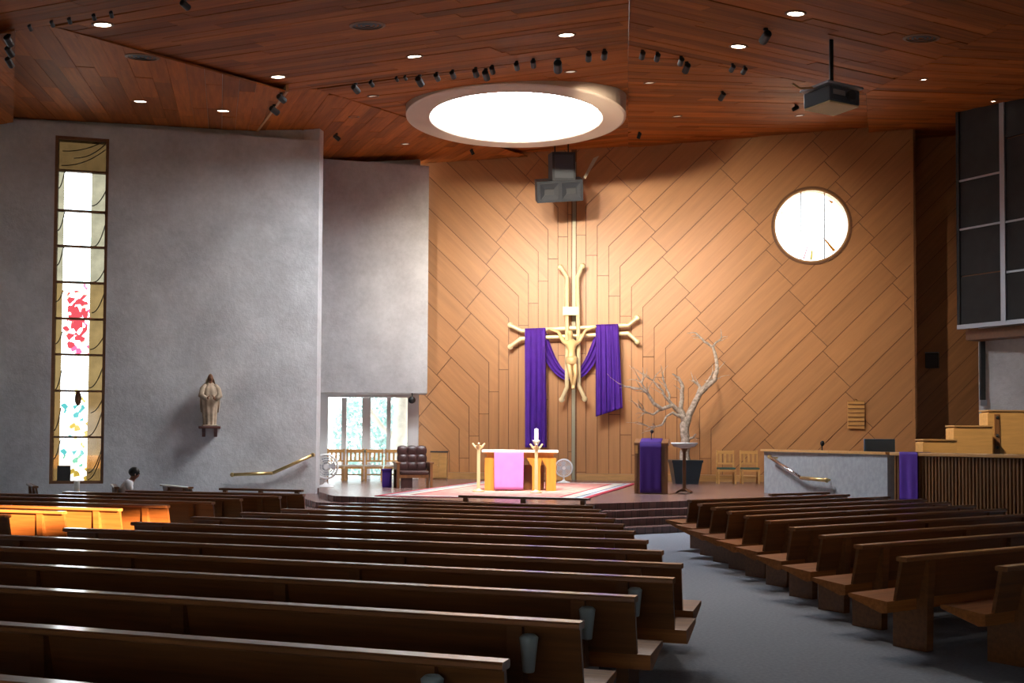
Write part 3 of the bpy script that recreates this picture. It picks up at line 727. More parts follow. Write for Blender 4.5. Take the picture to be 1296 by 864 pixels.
# block on the left, beyond the side aisle
l3 = [((-9.9, 15.05), (-6.25, 13.75)), ((-10.2, 15.85), (-5.83, 14.44)), ((-10.4, 16.75), (-5.32, 15.05)), ((-10.2, 17.6), (-4.92, 15.85)), ((-9.6, 18.35), (-4.5, 16.7)), ((-8.9, 18.95), (-4.3, 17.6)), ((-7.9, 19.6), (-3.85, 18.4)), ((-7.0, 20.2), (-3.6, 19.2))]
lit = ['nearest pew of the left block, cut by the left edge of the picture', 'sunlit orange pew of the left block, nearest of the three brightest', 'sunlit orange pew of the left block, middle of the three brightest', 'sunlit orange pew of the left block, farthest of the three brightest']
for i, (a, b) in enumerate(l3):
    pew(a, b, lit[i] if i < 4 else 'dark wooden pew of the left block, %s from the front' % ORD[7 - i], 'pews of the left block')
# right block, nearest first
r4 = [(3.84, 8.68), (3.29, 9.33), (3.26, 10.4), (3.21, 11.42), (3.15, 12.42), (3.11, 13.42), (3.04, 14.3), (2.98, 15.12), (2.92, 16.0), (2.89, 16.95), (2.90, 18.0)]
dirR = Vector((math.cos(A34), math.sin(A34)))
for i, (x, y) in enumerate(r4):
    # right ends lie on a line through (7.2, 18.8) along (0.52, -0.75)
    px, py, ex, ey = 7.0, 18.9, 0.52, -0.75
    den = dirR.x * ey - dirR.y * ex; t_ = ((px - x) * ey - (py - y) * ex) / den; t_ = min(t_, 4.9 if i > 1 else 3.2)
    lab = 'dark wooden pew of the right block, %s from the front' % ORD[len(r4) - 1 - i] if i else 'dark wooden pew cut by the right edge, nearest of the right block'
    pew((x, y), Vector((x, y)) + dirR * t_, lab, 'pews of the right block')
# short pews by the plaster wall, turned to face the altar sideways
for (x, y, a, lab) in ((-9.65, 22.3, -62, 'short pew turned sideways by the plaster wall, left of the stained window'), (-7.95, 22.2, -68, 'short pew turned sideways by the wall, with a person seated in it'), (-6.75, 22.3, -52, 'short pew turned sideways by the wall, right of the seated person')):
    d = Vector((math.cos(math.radians(a)), math.sin(math.radians(a)))) * 0.75
    t = pew((x - d.x, y - d.y), (x + d.x, y + d.y), lab, 'short pews by the wall')
# open rails in front of the first rows
def front_rail(A, B, label, n=3):
    A, B = Vector((*A, 0)), Vector((*B, 0)); L = (B - A).length
    t = thing('pew_rail', (A + B) / 2, label, 'rail', 'open rails before the front pews', math.atan2(B.y - A.y, B.x - A.x)); h = L / 2
    MB().box(-h, h, -0.05, 0.05, 0.785, 0.825, 0.008).build('top_rail', M_PEW, t)
    for i in range(n): x = -h + 0.12 + (L - 0.24) * i / (n - 1); MB().box(x - 0.04, x + 0.04, -0.03, 0.03, 0, 0.785).build('post', M_PEW, t)
    MB().box(-h + 0.1, h - 0.1, -0.012, 0.012, 0.2, 0.27).build('lower_rail', M_PEW, t)
front_rail((-0.9, 19.1), (1.3, 18.35), 'open wooden rail in front of the middle block of pews')
front_rail((-5.6, 21.3), (-3.9, 20.7), 'open wooden rail in front of the left block of pews')
front_rail((4.7, 20.15), (6.0, 21.0), 'open wooden rail in front of the right block of pews')
# small frosted holders hanging on the backs of the nearest pews
for i, (u, v, Y, nm) in enumerate(((672, 829, 6.22, 'second'), (744, 788, 7.12, 'third'), (803, 756, 8.02, 'farthest'), (557, 866, 5.2, 'nearest'))):
    p = P(u, v, Y); ri = [2, 3, 4, 1][i]
    bx, by = rights[ri]; s = (bx - p.x) / math.cos(A19); q = Vector((bx, by)) + dirL * s
    o = MB().lathe([(0.028, -0.10), (0.032, -0.095), (0.05, 0.07), (0.052, 0.085), (0.036, 0.10), (0.028, 0.10), (0.036, 0.06), (0.02, -0.08)], 14).build('hanging_cup', M_CUP, smooth=True)
    o.location = (q.x + 0.04 * math.sin(A19) - 0.03, q.y - 0.085, 0.655)
    tag(o, 'pale frosted cup hung on a pew back at the aisle, %s of four' % nm, 'cup', 'cups on the pew backs')

# ================================================================== SANCTUARY
# rug
rc = [Vector((1.56, 23.3)), Vector((3.6, 32.0)), Vector((-0.95, 33.06)), Vector((-2.97, 24.4))]
e1 = (rc[0] - rc[3]); RUG = (e1.length / 2, (rc[1] - rc[0]).length / 2); cc = (rc[0] + rc[2]) / 2
rug = MB().box(-RUG[0], RUG[0], -RUG[1], RUG[1], 0, 0.014).build('rug', rugmat()); rug.location = (cc.x, cc.y, ZS); rug.rotation_euler = (0, 0, math.atan2(e1.y, e1.x))
tag(rug, 'red oriental rug with pale border spread under the altar', 'rug')
ZR = ZS + 0.014
# altar
ALT = PZ(658, 621, ZR)
alt = thing('altar', (ALT.x, ALT.y + 0.45, ZR), 'honey wood altar table with splayed legs under a white linen', 'altar')
MB().box(-0.90, 0.90, -0.45, 0.45, 0.90, 0.985, 0.01).build('table_top', M_ALTAR, alt)
MB().box(-0.82, 0.82, -0.38, 0.38, 0.80, 0.90).build('apron', M_ALTAR, alt)
def leg_prof(x0, x1, f0, f1):   # flat leg with a bracket spreading to the top
    return [(x0, 0), (x1, 0), (x1, 0.58), (f1, 0.80), (f0, 0.80), (x0, 0.58)]
for y0 in (-0.40, 0.28):
    for a in ((-0.86, -0.62, -0.86, -0.50), (0.30, 0.50, 0.16, 0.54), (0.64, 0.88, 0.52, 0.88), (-0.36, -0.16, -0.42, -0.02)):
        MB().prism([(x, y0, z) for x, z in leg_prof(*a)], (0, 0.12, 0)).build('leg', M_ALTAR, alt)
MB().box(-0.6, 0.6, 0.02, 0.06, 0.02, 0.62).build('rear_panel', M_BROWN, alt)
MB().grid(lambda a, b: Vector((-0.93 + 1.86 * a, (-0.49 + 0.98 * b), 0.99 + 0.002 * math.sin(9 * a))), 12, 8).build('altar_linen_top', M_LINEN, alt, mods=[('SOLIDIFY', dict(thickness=0.012))])
hem = MB().grid(lambda a, b: Vector((-0.93 + 1.86 * a, -0.492 - 0.006 * math.sin(30 * a), 0.99 - 0.055 * b)), 40, 2).build('altar_linen_hem', M_LINEN, alt, mods=[('SOLIDIFY', dict(thickness=0.008))])
pk = MB().grid(lambda a, b: Vector((-0.36 * (1 - 0.02 * b) + 0.72 * a * (1 - 0.02 * b) - 0.27, -0.505 - 0.012 * math.sin(14 * a + 1) * b, 0.985 - 0.955 * b)), 24, 12).build('altar_cloth', M_PINK, smooth=True, mods=[('SOLIDIFY', dict(thickness=0.008))])
pk.location = alt.location; tag(pk, 'plain pink cloth hanging down the front of the altar', 'cloth')
# standing candlesticks
def stand(name, u, vb, vt, label, candle):
    b = PZ(u, vb, ZR); ht = P(u, vt, b.y).z - ZR
    t = thing(name, b, label, 'candlestick', 'gilt standing candlesticks')
    MB().lathe([(0.14, 0), (0.14, 0.03), (0.05, 0.06), (0.04, 0.08)], 16).build('base', M_GOLD, t, smooth=True)
    MB().box(-0.04, 0.04, -0.04, 0.04, 0.06, ht, 0.01).build('pole', M_GOLD, t)
    MB().lathe([(0.02, ht - 0.02), (0.07, ht + 0.02), (0.075, ht + 0.04), (0.03, ht + 0.05)], 12).build('drip_pan', M_GOLD, t)
    for s in (-1, 1):
        MB().tube([(0, 0, ht - 0.05), (s * 0.07, 0, ht), (s * 0.15, 0, ht + 0.10)], [0.025, 0.028, 0.02], 8).build('arm', M_GOLD, t)
        MB().tube([(0, 0, ht - 0.05), (0, s * 0.07, ht), (0, s * 0.15, ht + 0.10)], [0.025, 0.028, 0.02], 8).build('arm', M_GOLD, t)
    if candle:
        c = MB().lathe([(0.03, 0), (0.09, 0.12), (0.085, 0.14), (0.045, 0.14), (0.045, 0.40), (0.03, 0.405), (0.004, 0.405), (0.004, 0.43)], 14).build('candle', M_WAX, smooth=True)
        c.location = (b.x, b.y, ZR + ht + 0.05); tag(c, 'white candle on the candlestick before the altar', 'candle')
stand('candlestick', 605.5, 622, 566, 'gilt standing candlestick without a candle, left of the altar', False)
stand('candlestick', 678.5, 623.5, 567, 'gilt standing candlestick carrying a white candle before the altar', True)
# pedestal fans
def fan(loc, s, label, yaw=0.0):
    t = thing('pedestal_fan', loc, label, 'fan', 'white electric fans', yaw)
    MB().lathe([(0.20 * s, 0), (0.20 * s, 0.02 * s), (0.06 * s, 0.06 * s), (0.03 * s, 0.10 * s)], 18).build('base', M_WHITE, t, smooth=True)
    MB().tube([(0, 0, 0.06 * s), (0, 0.03 * s, 0.32 * s)], 0.028 * s, 10).build('stem', M_WHITE, t)
    cz = 0.46 * s
    MB().lathe([(0.09 * s, 0.06 * s), (0.09 * s, 0.18 * s), (0.05 * s, 0.22 * s)], 14, c=(0, 0, cz), axis='Y').build('motor', M_ALU, t, smooth=True)
    bl = MB()
    for k in range(4):
        a = k * PI / 2
        bl.grid(lambda p, q: Vector(((0.04 + 0.18 * p) * s * math.cos(a + 0.9 * q - 0.4), (0.0 + 0.03 * (q - 0.5)) * s, cz + (0.04 + 0.18 * p) * s * math.sin(a + 0.9 * q - 0.4))), 4, 4)
    bl.build('blades', M_ALU, t)
    for y, nm in ((-0.05 * s, 'front_grille'), (0.07 * s, 'rear_grille')):
        gr = MB()
        for r in (0.26, 0.21, 0.16, 0.11):
            gr.tube([(r * s * math.cos(2 * PI * k / 28), y, cz + r * s * math.sin(2 * PI * k / 28)) for k in range(29)], 0.008 * s, 5, cap=False)
        for k in range(20):
            a = 2 * PI * k / 20; gr.tube([(0.05 * s * math.cos(a), y, cz + 0.05 * s * math.sin(a)), (0.27 * s * math.cos(a), y, cz + 0.27 * s * math.sin(a))], 0.005 * s, 4)
        gr.build(nm, M_WHITE, t)
    MB().tube([(0.27 * s * math.cos(2 * PI * k / 28), 0, cz + 0.27 * s * math.sin(2 * PI * k / 28)) for k in range(29)], 0.028 * s, 8, cap=False).build('rim', M_WHITE, t)
    MB().lathe([(0.06 * s, -0.07 * s), (0.06 * s, -0.05 * s)], 16, c=(0, 0, cz), axis='Y').build('badge', M_WHITE, t)
fan(PZ(713.5, 610.5, ZR), 0.92, 'white electric fan standing on the rug beside the altar')
fan(PZ(412, 616, ZS), 1.15, 'white electric fan standing by the garden window', 0.3)
# lectern
LB = PZ(827, 625, ZS); lec = thing('lectern', (LB.x, LB.y + 0.3, ZS), 'brown wooden lectern draped with deep purple beside the font', 'lectern', rz=-0.18)
MB().prism([(-0.36, -0.30, 0), (0.36, -0.30, 0), (0.36, 0.30, 0), (-0.36, 0.30, 0)], (0, 0, 1.14)).build('body', M_BROWN, lec)
MB().prism([(-0.40, -0.34, 1.14), (-0.40, 0.34, 1.14), (-0.40, 0.34, 1.30), (-0.40, -0.34, 1.20)], (0.80, 0, 0)).build('desk_top', M_BROWN, lec)
for s in (-1, 1): MB().box(s * 0.36 - 0.03, s * 0.36 + 0.03, -0.33, -0.27, 0, 1.14, 0.006).build('corner_post', M_BROWN, lec)
MB().box(-0.31, -0.37, -0.335, -0.29, 0.95, 1.2).build('side_lamp', M_OAK, lec)
c = MB().grid(lambda a, b: Vector((-0.26 + 0.50 * a, -0.36 - 0.010 * math.sin(16 * a) * b, 1.20 - 1.17 * b)), 24, 10)
c.grid(lambda a, b: Vector((-0.26 + 0.50 * a, -0.36 + 0.68 * b, 1.212 + 0.098 * b)), 6, 4)
lc = c.build('lectern_cloth', M_DPURPLE, smooth=True, mods=[('SOLIDIFY', dict(thickness=0.008))]); lc.location = lec.location; lc.rotation_euler = lec.rotation_euler
tag(lc, 'deep purple cloth draped over the front of the lectern', 'cloth')
mic = MB().tube([(0, 0.1, 1.27), (0, 0.08, 1.40), (0, 0.0, 1.46)], 0.010, 6).ball((0, -0.02, 1.47), 0.045, 10).build('microphone', M_BLACK); mic.location = lec.location
tag(mic, 'small black gooseneck microphone on top of the lectern', 'microphone')
# font: bowl on a slender post
FB = PZ(866, 624, ZS); fz = P(866, 566, FB.y).z - ZS
ft = thing('baptismal_font', FB, 'white shallow bowl on a slender wooden post beside the lectern', 'font')
for k in range(4):
    a = k * PI / 2 + 0.5; MB().tube([(0.04 * math.cos(a), 0.04 * math.sin(a), 0.10), (0.18 * math.cos(a), 0.18 * math.sin(a), 0.05), (0.24 * math.cos(a), 0.24 * math.sin(a), 0.02)], 0.022, 8).build('foot', M_BROWN, ft)
MB().lathe([(0.06, 0.04), (0.07, 0.1), (0.04, 0.14), (0.045, fz * 0.5), (0.04, fz - 0.12), (0.08, fz - 0.04), (0.10, fz - 0.02)], 14).build('post', M_BROWN, ft, smooth=True)
MB().lathe([(0.08, fz - 0.02), (0.25, fz + 0.02), (0.325, fz + 0.10), (0.31, fz + 0.115), (0.24, fz + 0.05), (0.05, fz + 0.02)], 32).build('bowl', M_LINEN, ft, smooth=True)
# planter and bare tree
PBp = PZ(870, 612.5, ZS); YT = PBp.y + 0.4
pot = thing('planter', (PBp.x, YT, ZS), 'square tapered black planter holding the bare tree', 'planter')
def frus(m, b, t_, z0, z1):
    m.bm.verts.ensure_lookup_table(); v = [m.bm.verts.new((sx * r, sy * r, z)) for z, r in ((z0, b), (z1, t_)) for sx, sy in ((-1, -1), (1, -1), (1, 1), (-1, 1))]
    m.bm.faces.new(v[:4][::-1]); m.bm.faces.new(v[4:])
    for i in range(4): m.bm.faces.new((v[i], v[(i + 1) % 4], v[4 + (i + 1) % 4], v[4 + i]))
    return m
frus(MB(), 0.33, 0.43, 0, 0.62).build('tub', M_POT, pot); frus(MB(), 0.45, 0.45, 0.62, 0.69).build('rim', M_POT, pot)
tr = thing('bare_tree', (PBp.x, YT, ZS + 0.6), 'bare pale branched tree standing in the black planter', 'tree')
random.seed(3)
def limb(pxs, rads, name='branch', dep=None, twigs=0, par=tr, tl=0.5):
    o0 = tr.location; pts = []
    for i, (u, v) in enumerate(pxs):
        pts.append(P(u, v, YT + (dep[i] if dep else 0)) - o0)
    # refine with a little wobble
    fine, fr = [], []
    for i in range(len(pts) - 1):
        for k in range(3):
            t = k / 3; j = 0.018 if 0 < i + k else 0
            fine.append(pts[i].lerp(pts[i + 1], t) + Vector([random.uniform(-j, j) for _ in range(3)])); fr.append(rads[i] + (rads[i + 1] - rads[i]) * t)
    fine.append(pts[-1]); fr.append(rads[-1])
    o = MB().tube(fine, fr, 8).build(name, M_BARK, par, smooth=True)
    for k in range(twigs):
        i = random.randrange(len(fine) // 3, len(fine)); d = (fine[i] - fine[i - 1]).normalized()
        q = fine[i]; tp = [q]; dd = (d + Vector((random.uniform(-1, 1), random.uniform(-0.8, 0.8), random.uniform(-0.5, 0.9))) * 0.9).normalized()
        n = random.randint(3, 5)
        for s in range(n):
            q = q + dd * tl / n * random.uniform(0.7, 1.2); dd = (dd + Vector([random.uniform(-0.45, 0.45) for _ in range(3)])).normalized(); tp.append(q)
        MB().tube(tp, [max(0.005, min(fr[i], 0.018) * (1 - s / (n + 1))) for s in range(n + 1)], 5).build('twig', M_BARK, o)
limb([(868, 588), (867, 572), (868, 555), (866, 538), (870, 528)], [0.16, 0.14, 0.13, 0.13, 0.12], 'trunk')
limb([(867, 545), (872, 525), (880, 508), (886, 496), (895, 489), (904, 481), (907, 470), (906, 452), (902, 438)], [0.11, 0.10, 0.09, 0.085, 0.075, 0.07, 0.06, 0.05, 0.04], dep=[0, 0, -.05, -.1, -.15, -.15, -.1, 0, .1], twigs=3)
limb([(902, 439), (895, 434), (887, 428), (880, 421)], [0.04, 0.035, 0.03, 0.018], dep=[.1, .1, .1, .1], twigs=4, tl=0.35)
limb([(902, 439), (907, 433), (913, 427)], [0.04, 0.03, 0.018], dep=[.1, .12, .15], twigs=3, tl=0.3)
limb([(883, 502), (886, 490), (880, 483), (876, 481)], [0.06, 0.045, 0.035, 0.02], dep=[-.05, 0, 0, 0], twigs=3, tl=0.35)
limb([(886, 494), (894, 485), (899, 478), (905, 468)], [0.05, 0.035, 0.025, 0.012], dep=[-.1, .1, .2, .3], twigs=5, tl=0.4)
limb([(866, 532), (862, 517), (863, 500), (864, 489), (859, 478), (851, 473)], [0.09, 0.07, 0.06, 0.05, 0.04, 0.02], dep=[0, 0, 0, 0, -.05, -.1], twigs=3, tl=0.35)
limb([(868, 535), (860, 520), (851, 513), (838, 518), (828, 511), (820, 498), (812, 492), (800, 491), (790, 488), (783, 485)], [0.09, 0.075, 0.065, 0.055, 0.05, 0.045, 0.035, 0.03, 0.022, 0.012], dep=[0, 0, -.1, -.2, -.3, -.35, -.4, -.4, -.45, -.5], twigs=7)
limb([(851, 513), (843, 503), (836, 492), (829, 485), (820, 475)], [0.05, 0.04, 0.03, 0.022, 0.01], dep=[-.1, -.2, -.3, -.3, -.3], twigs=7)
limb([(848, 510), (846, 496), (842, 486), (838, 478)], [0.04, 0.03, 0.02, 0.01], dep=[-.1, 0, .1, .2], twigs=6)
limb([(838, 518), (826, 524), (816, 521), (806, 514)], [0.04, 0.03, 0.02, 0.01], dep=[-.2, -.2, -.3, -.3], twigs=6)
limb([(843, 527), (838, 538), (826, 541), (812, 537)], [0.03, 0.03, 0.02, 0.01], dep=[-.1, -.2, -.3, -.3], twigs=6)
limb([(862, 528), (852, 522), (843, 527)], [0.05, 0.04, 0.03], dep=[0, -.05, -.1])
limb([(820, 498), (812, 484), (808, 476)], [0.03, 0.02, 0.008], dep=[-.35, -.4, -.4], twigs=5)
limb([(869, 556), (876, 554), (881, 549)], [0.05, 0.035, 0.02], dep=[0, -.1, -.2], twigs=1, tl=0.2)

# chairs
def chair(loc, rz, label, group, seat, h=0.92):
    t = thing('wooden_chair', loc, label, 'chair', group, rz)
    for sx in (-0.24, 0.24):
        MB().box(sx - 0.022, sx + 0.022, -0.24, -0.196, 0, 0.43).build('leg', M_OAK, t); MB().box(sx - 0.022, sx + 0.022, 0.19, 0.234, 0, h).build('leg', M_OAK, t)
        MB().box(sx - 0.02, sx + 0.02, -0.2, 0.2, 0.36, 0.42).build('seat_rail', M_OAK, t)
    MB().box(-0.23, 0.23, -0.236, -0.2, 0.36, 0.42).build('seat_rail', M_OAK, t)
    MB().box(-0.25, 0.25, -0.24, 0.2, 0.42, 0.475, 0.015).build('seat_cushion', seat, t)
    for z0, z1 in ((h - 0.11, h - 0.02), (0.56, 0.61)): MB().box(-0.22, 0.22, 0.195, 0.225, z0, z1, 0.005).build('back_rail', M_OAK, t)
    for x in (-0.13, 0.0, 0.13): MB().box(x - 0.03, x + 0.03, 0.20, 0.22, 0.61, h - 0.11).build('back_slat', M_OAK, t)
    MB().box(-0.23, 0.23, -0.01, 0.01, 0.16, 0.2).build('stretcher', M_OAK, t)
    return t
ch_u = [424, 448.5, 473, 497.5]
for i, u in enumerate(ch_u):
    chair(PZ(u, 608, ZS), PI + 0.03, 'light wooden chair under the garden window, %s' % ['leftmost of four', 'second from the left', 'second from the armchair', 'nearest the armchair'][i], 'chairs under the garden window', M_CREAM, 0.95).rotation_euler = (0, 0, 0.05)
for i, u in enumerate((919, 949)):
    chair(PZ(u, 612, ZS), -0.05, 'light wooden chair with dark green seat beside the %s' % ['bare tree', 'concrete parapet'][i], 'chairs by the sanctuary wall', M_CUSH, 0.98)
# presider's armchair
AB = PZ(521, 617.5, ZS); ac = thing('armchair', (AB.x, AB.y + 0.35, ZS), 'heavy wooden armchair with a buttoned dark leather back', 'armchair', rz=0.22)
for s in (-1, 1):
    m = MB(); x0 = s * 0.46
    m.prism([(x0, -0.38, 0), (x0, -0.22, 0), (x0, -0.10, 0.45), (x0, 0.30, 0.45), (x0, 0.30, 0), (x0, 0.42, 0), (x0, 0.42, 0.62), (x0, -0.38, 0.62)], (-s * 0.07, 0, 0)); m.build('arm_panel', M_BROWN, ac)
    MB().box(x0 - 0.06 - s * 0.03, x0 + 0.06 - s * 0.03, -0.40, 0.42, 0.62, 0.665, 0.01).build('armrest', M_BROWN, ac)
MB().box(-0.40, 0.40, -0.30, 0.36, 0.26, 0.34).build('seat_frame', M_BROWN, ac)
MB().box(-0.38, 0.38, -0.32, 0.30, 0.34, 0.44, 0.03).build('seat_cushion', M_LEATHER, ac)
bk_ = MB()
bk_.grid(lambda a, b: Vector((-0.36 + 0.72 * a, 0.26 + 0.10 * b - 0.035 * abs(math.sin(PI * 3 * a) * math.sin(PI * 3 * b)), 0.44 + 0.60 * b)), 24, 20)
bk_.build('backrest', M_LEATHER, ac, smooth=True, mods=[('SOLIDIFY', dict(thickness=0.09, offset=-1))])
MB().box(-0.35, -0.05, -0.28, -0.25, 0.0, 0.26).build('front_panel', M_LEATHER, ac)
b = PZ(489, 616.5, ZS); o = MB().box(-0.115, 0.115, -0.12, 0.12, 0, 0.46, 0.01).box(-0.13, 0.13, -0.135, 0.135, 0.43, 0.475, 0.006).build('purple_stool', M_DPURPLE); o.location = b + Vector((0, 0.13, 0))
tag(o, 'small purple covered stool at the side of the armchair', 'stool')
# narrow credence cabinet by the window
b = P(555.5, 604, 34.4); t = thing('credence_cabinet', (b.x, 34.5, ZS), 'narrow light wooden cabinet with dark top behind the armchair', 'cabinet')
MB().box(-0.25, 0.25, -0.18, 0.18, 0.05, 0.84).build('carcass', M_OAK, t); MB().box(-0.27, 0.27, -0.2, 0.2, 0.84, 0.88).build('top', M_DARK, t)
for s in (-1, 1):
    d = MB().box(s * 0.125 - 0.105, s * 0.125 + 0.105, -0.2, -0.18, 0.09, 0.80).build('door', M_OAK, t); MB().ball((s * 0.04, -0.21, 0.45), 0.014, 8).build('knob', M_BRASS, d)
MB().box(-0.24, 0.24, -0.16, 0.16, 0, 0.05).build('plinth', M_BROWN, t)

# ================================================================== CROSS
PXC = Plane(PW.o + wn * 0.42, n=wn)          # the crucifix hangs parallel to the wall, clear of the boards
def cp(u, v, dy=0):
    q = PXC.hit(u, v); return P(u, v, q.y + dy)
CO = cp(724, 505); cr = thing('crucifix', CO, 'tall gilt crucifix of paired bars with forked ends on the board wall', 'crucifix')
def ctube(pxs, r=0.064, name='bar', dy=0):
    m = MB()
    for a_, b_ in zip(pxs, pxs[1:]): m.tube([cp(*a_, dy) - CO, cp(*b_, dy) - CO], r, 10)
    for a_ in pxs[1:-1]: m.ball(cp(*a_, dy) - CO, r, 10)
    return m.build(name, M_GOLD, cr, smooth=False)
ctube([(710, 338.5), (717.8, 351), (717.4, 490), (711, 505)], name='upright_bar'); ctube([(736.5, 337), (730.8, 351), (732.8, 488), (740, 504)], name='upright_bar')
ctube([(646, 411.5), (660, 418.5), (795, 411.5), (806, 402.5)], name='cross_bar', dy=0.10); ctube([(646, 438), (659, 428.5), (795, 421.5), (806, 431.5)], name='cross_bar', dy=0.10)
MB().obox(cp(722.5, 393.5, -0.1) - CO, (1, 0, 0), (0, 1, 0), (0, 0, 1), 0.25, 0.03, 0.13).build('title_board', M_GOLD, cr)
for u, v in ((709, 338), (737.5, 336.5), (646, 411), (646, 438.5), (806.5, 402), (806.5, 432), (711, 505.5), (740, 504.5)):
    MB().ball(cp(u, v, 0.1 if u < 700 or u > 750 else 0) - CO, 0.09, 8, (1, 0.6, 1)).build('end_cap', M_GOLD, cr)
MB().tube([cp(724, 445, 0.12) - CO, cp(724, 445, 0.36) - CO], 0.06, 8).build('wall_bracket', M_GOLD, cr)
# skinned figures
def skin_fig(name, joints, edges, mat, parent=None, sub=2, root=0):
    me = bpy.data.meshes.new(name); me.from_pydata([j[0] for j in joints], edges, []); me.materials.append(mat)
    o = bpy.data.objects.new(name, me); COL.objects.link(o)
    if parent: o.parent = parent
    md = o.modifiers.new('skin', 'SKIN'); md.use_smooth_shade = True
    for i, sv in enumerate(me.skin_vertices[0].data):
        r = joints[i][1]; sv.radius = r if isinstance(r, tuple) else (r, r); sv.use_root = (i == root)
    if sub: ms = o.modifiers.new('sub', 'SUBSURF'); ms.levels = sub; ms.render_levels = sub
    return o
q = cp(723.5, 455, -0.20) - CO        # hips
sh = cp(723, 434, -0.20) - CO
J = [(q, (0.15, 0.12)), (q + Vector((0, 0, 0.2)), (0.12, 0.10)), (sh + Vector((0, 0, -0.05)), (0.16, 0.11)), (sh + Vector((-0.02, -0.05, 0.13)), 0.055), (sh + Vector((-0.04, -0.12, 0.26)), 0.10), (sh + Vector((-0.05, -0.14, 0.40)), 0.085),
     (sh + Vector((-0.24, 0, 0.03)), 0.07), (cp(707, 420, -0.1) - CO, 0.05), (cp(695, 416, -0.05) - CO, 0.04), (cp(692, 415.5, -0.05) - CO, 0.035),
     (sh + Vector((0.24, 0, 0.03)), 0.07), (cp(741, 418, -0.1) - CO, 0.05), (cp(752, 414, -0.05) - CO, 0.04), (cp(755, 413, -0.05) - CO, 0.035),
     (q + Vector((-0.09, -0.02, -0.12)), 0.10), (q + Vector((-0.04, -0.16, -0.45)), 0.075), (q + Vector((0.03, -0.03, -0.80)), 0.045), (q + Vector((0.03, -0.10, -0.92)), 0.04),
     (q + Vector((0.10, -0.02, -0.12)), 0.10), (q + Vector((0.12, -0.14, -0.45)), 0.075), (q + Vector((0.07, -0.05, -0.80)), 0.045), (q + Vector((0.06, -0.12, -0.92)), 0.04)]
E = [(0, 1), (1, 2), (2, 3), (3, 4), (4, 5), (2, 6), (6, 7), (7, 8), (8, 9), (2, 10), (10, 11), (11, 12), (12, 13), (0, 14), (14, 15), (15, 16), (16, 17), (0, 18), (18, 19), (19, 20), (20, 21)]
skin_fig('corpus_figure', J, E, M_CORPUS, cr)
MB().lathe([(0.15, -0.16), (0.20, -0.1), (0.19, 0.06), (0.14, 0.10)], 12, c=q).build('loincloth', M_CORPUS, cr, smooth=True)
# purple drape over the arms of the cross
dr = thing('purple_drape', cp(724, 416), 'long purple cloth draped over both arms of the crucifix', 'drape'); DO = dr.location.copy()
def drape(u0t, u1t, vt0, vt1, u0b, u1b, vb0, vb1, folds, ph, name):
    def f(a, b):
        u = (u0t + (u1t - u0t) * a) * (1 - b) + (u0b + (u1b - u0b) * a) * b; v = (vt0 + (vt1 - vt0) * a) * (1 - b) + (vb0 + (vb1 - vb0) * a) * b
        amp = 0.05 * (0.35 + 0.65 * min(1, b * 2.5)); dy = amp * math.sin(folds * 2 * PI * a + ph + 1.3 * math.sin(3 * b)) + 0.5 * amp * math.sin(folds * 4.7 * a * PI + 2 * b)
        cu = 0.14 * max(0, 1 - b * 18)
        return cp(u, v, -0.13 + dy + cu) - DO
    return MB().grid(f, 60, 40).build(name, M_PURPLE, dr, smooth=True, mods=[('SOLIDIFY', dict(thickness=0.012))])
drape(664.5, 690.5, 415.5, 414.5, 664.5, 692, 566, 566, 3.0, 0.5, 'hanging_end')
drape(754, 782.5, 411, 410, 754.5, 788, 527, 516, 4.0, 1.2, 'hanging_end')
def swag(a, b):
    s = 2 * a - 1; x = 691 + (754 - 691) * a
    top = 472.5 - (472.5 - 419) * abs(s) ** 1.9; bot = 481.5 - (481.5 - 458) * abs(s) ** 2.2
    v = top + (bot - top) * b
    return cp(x, v, 0.18 + 0.045 * math.sin(5 * PI * b + 0.6) - 0.0 * s) - DO
MB().grid(swag, 50, 24).build('swag', M_PURPLE, dr, smooth=True, mods=[('SOLIDIFY', dict(thickness=0.012))])
# loudspeaker cluster hung above the cross
SY = 32.0
SP = P(709, 242, SY); spk = thing('loudspeaker_cluster', SP, 'hanging grey loudspeaker cluster above the crucifix', 'loudspeaker')
pxm = SY / F
fwdv = Vector((0.10, -0.93, -0.36)).normalized(); rt = Vector((1, 0.10, 0.09)); rt = (rt - fwdv * rt.dot(fwdv)).normalized(); upv = rt.cross(fwdv)
if upv.z < 0: upv = -upv
MB().obox(-fwdv * 0.28, rt, upv, fwdv, 29.5 * pxm, 13.5 * pxm, 0.28).build('horn_cabinet', M_DARK, spk)
for s in (-1, 1):
    c = rt * s * 14 * pxm; hw_, hh_ = 12.0 * pxm, 10.5 * pxm; d = 0.012
    m = MB(); o4 = [c + rt * a * hw_ + upv * b * hh_ + fwdv * 0.03 for a, b in ((-1, -1), (1, -1), (1, 1), (-1, 1))]; i4 = [c + rt * a * hw_ * 0.5 + upv * b * hh_ * 0.35 - fwdv * 0.16 + fwdv * 0.17 for a, b in ((-1, -1), (1, -1), (1, 1), (-1, 1))]
    for k in range(4): m.face([o4[k], o4[(k + 1) % 4], i4[(k + 1) % 4], i4[k]])
    m.build('horn_flare', M_GRILL, spk, mods=[('SOLIDIFY', dict(thickness=0.02))])
    MB().obox(c + fwdv * 0.02, rt, upv, fwdv, hw_ * 0.5, hh_ * 0.32, 0.02).build('horn_throat', plain('horn_grey', (0.04, 0.044, 0.05), 0.6), spk)
up2 = Vector((-0.02, -0.1, 1)).normalized(); f2 = Vector((0.16, -1, -0.12)).normalized(); r2 = f2.cross(up2).normalized()
cb = P(711, 212, SY + 0.2) - SP
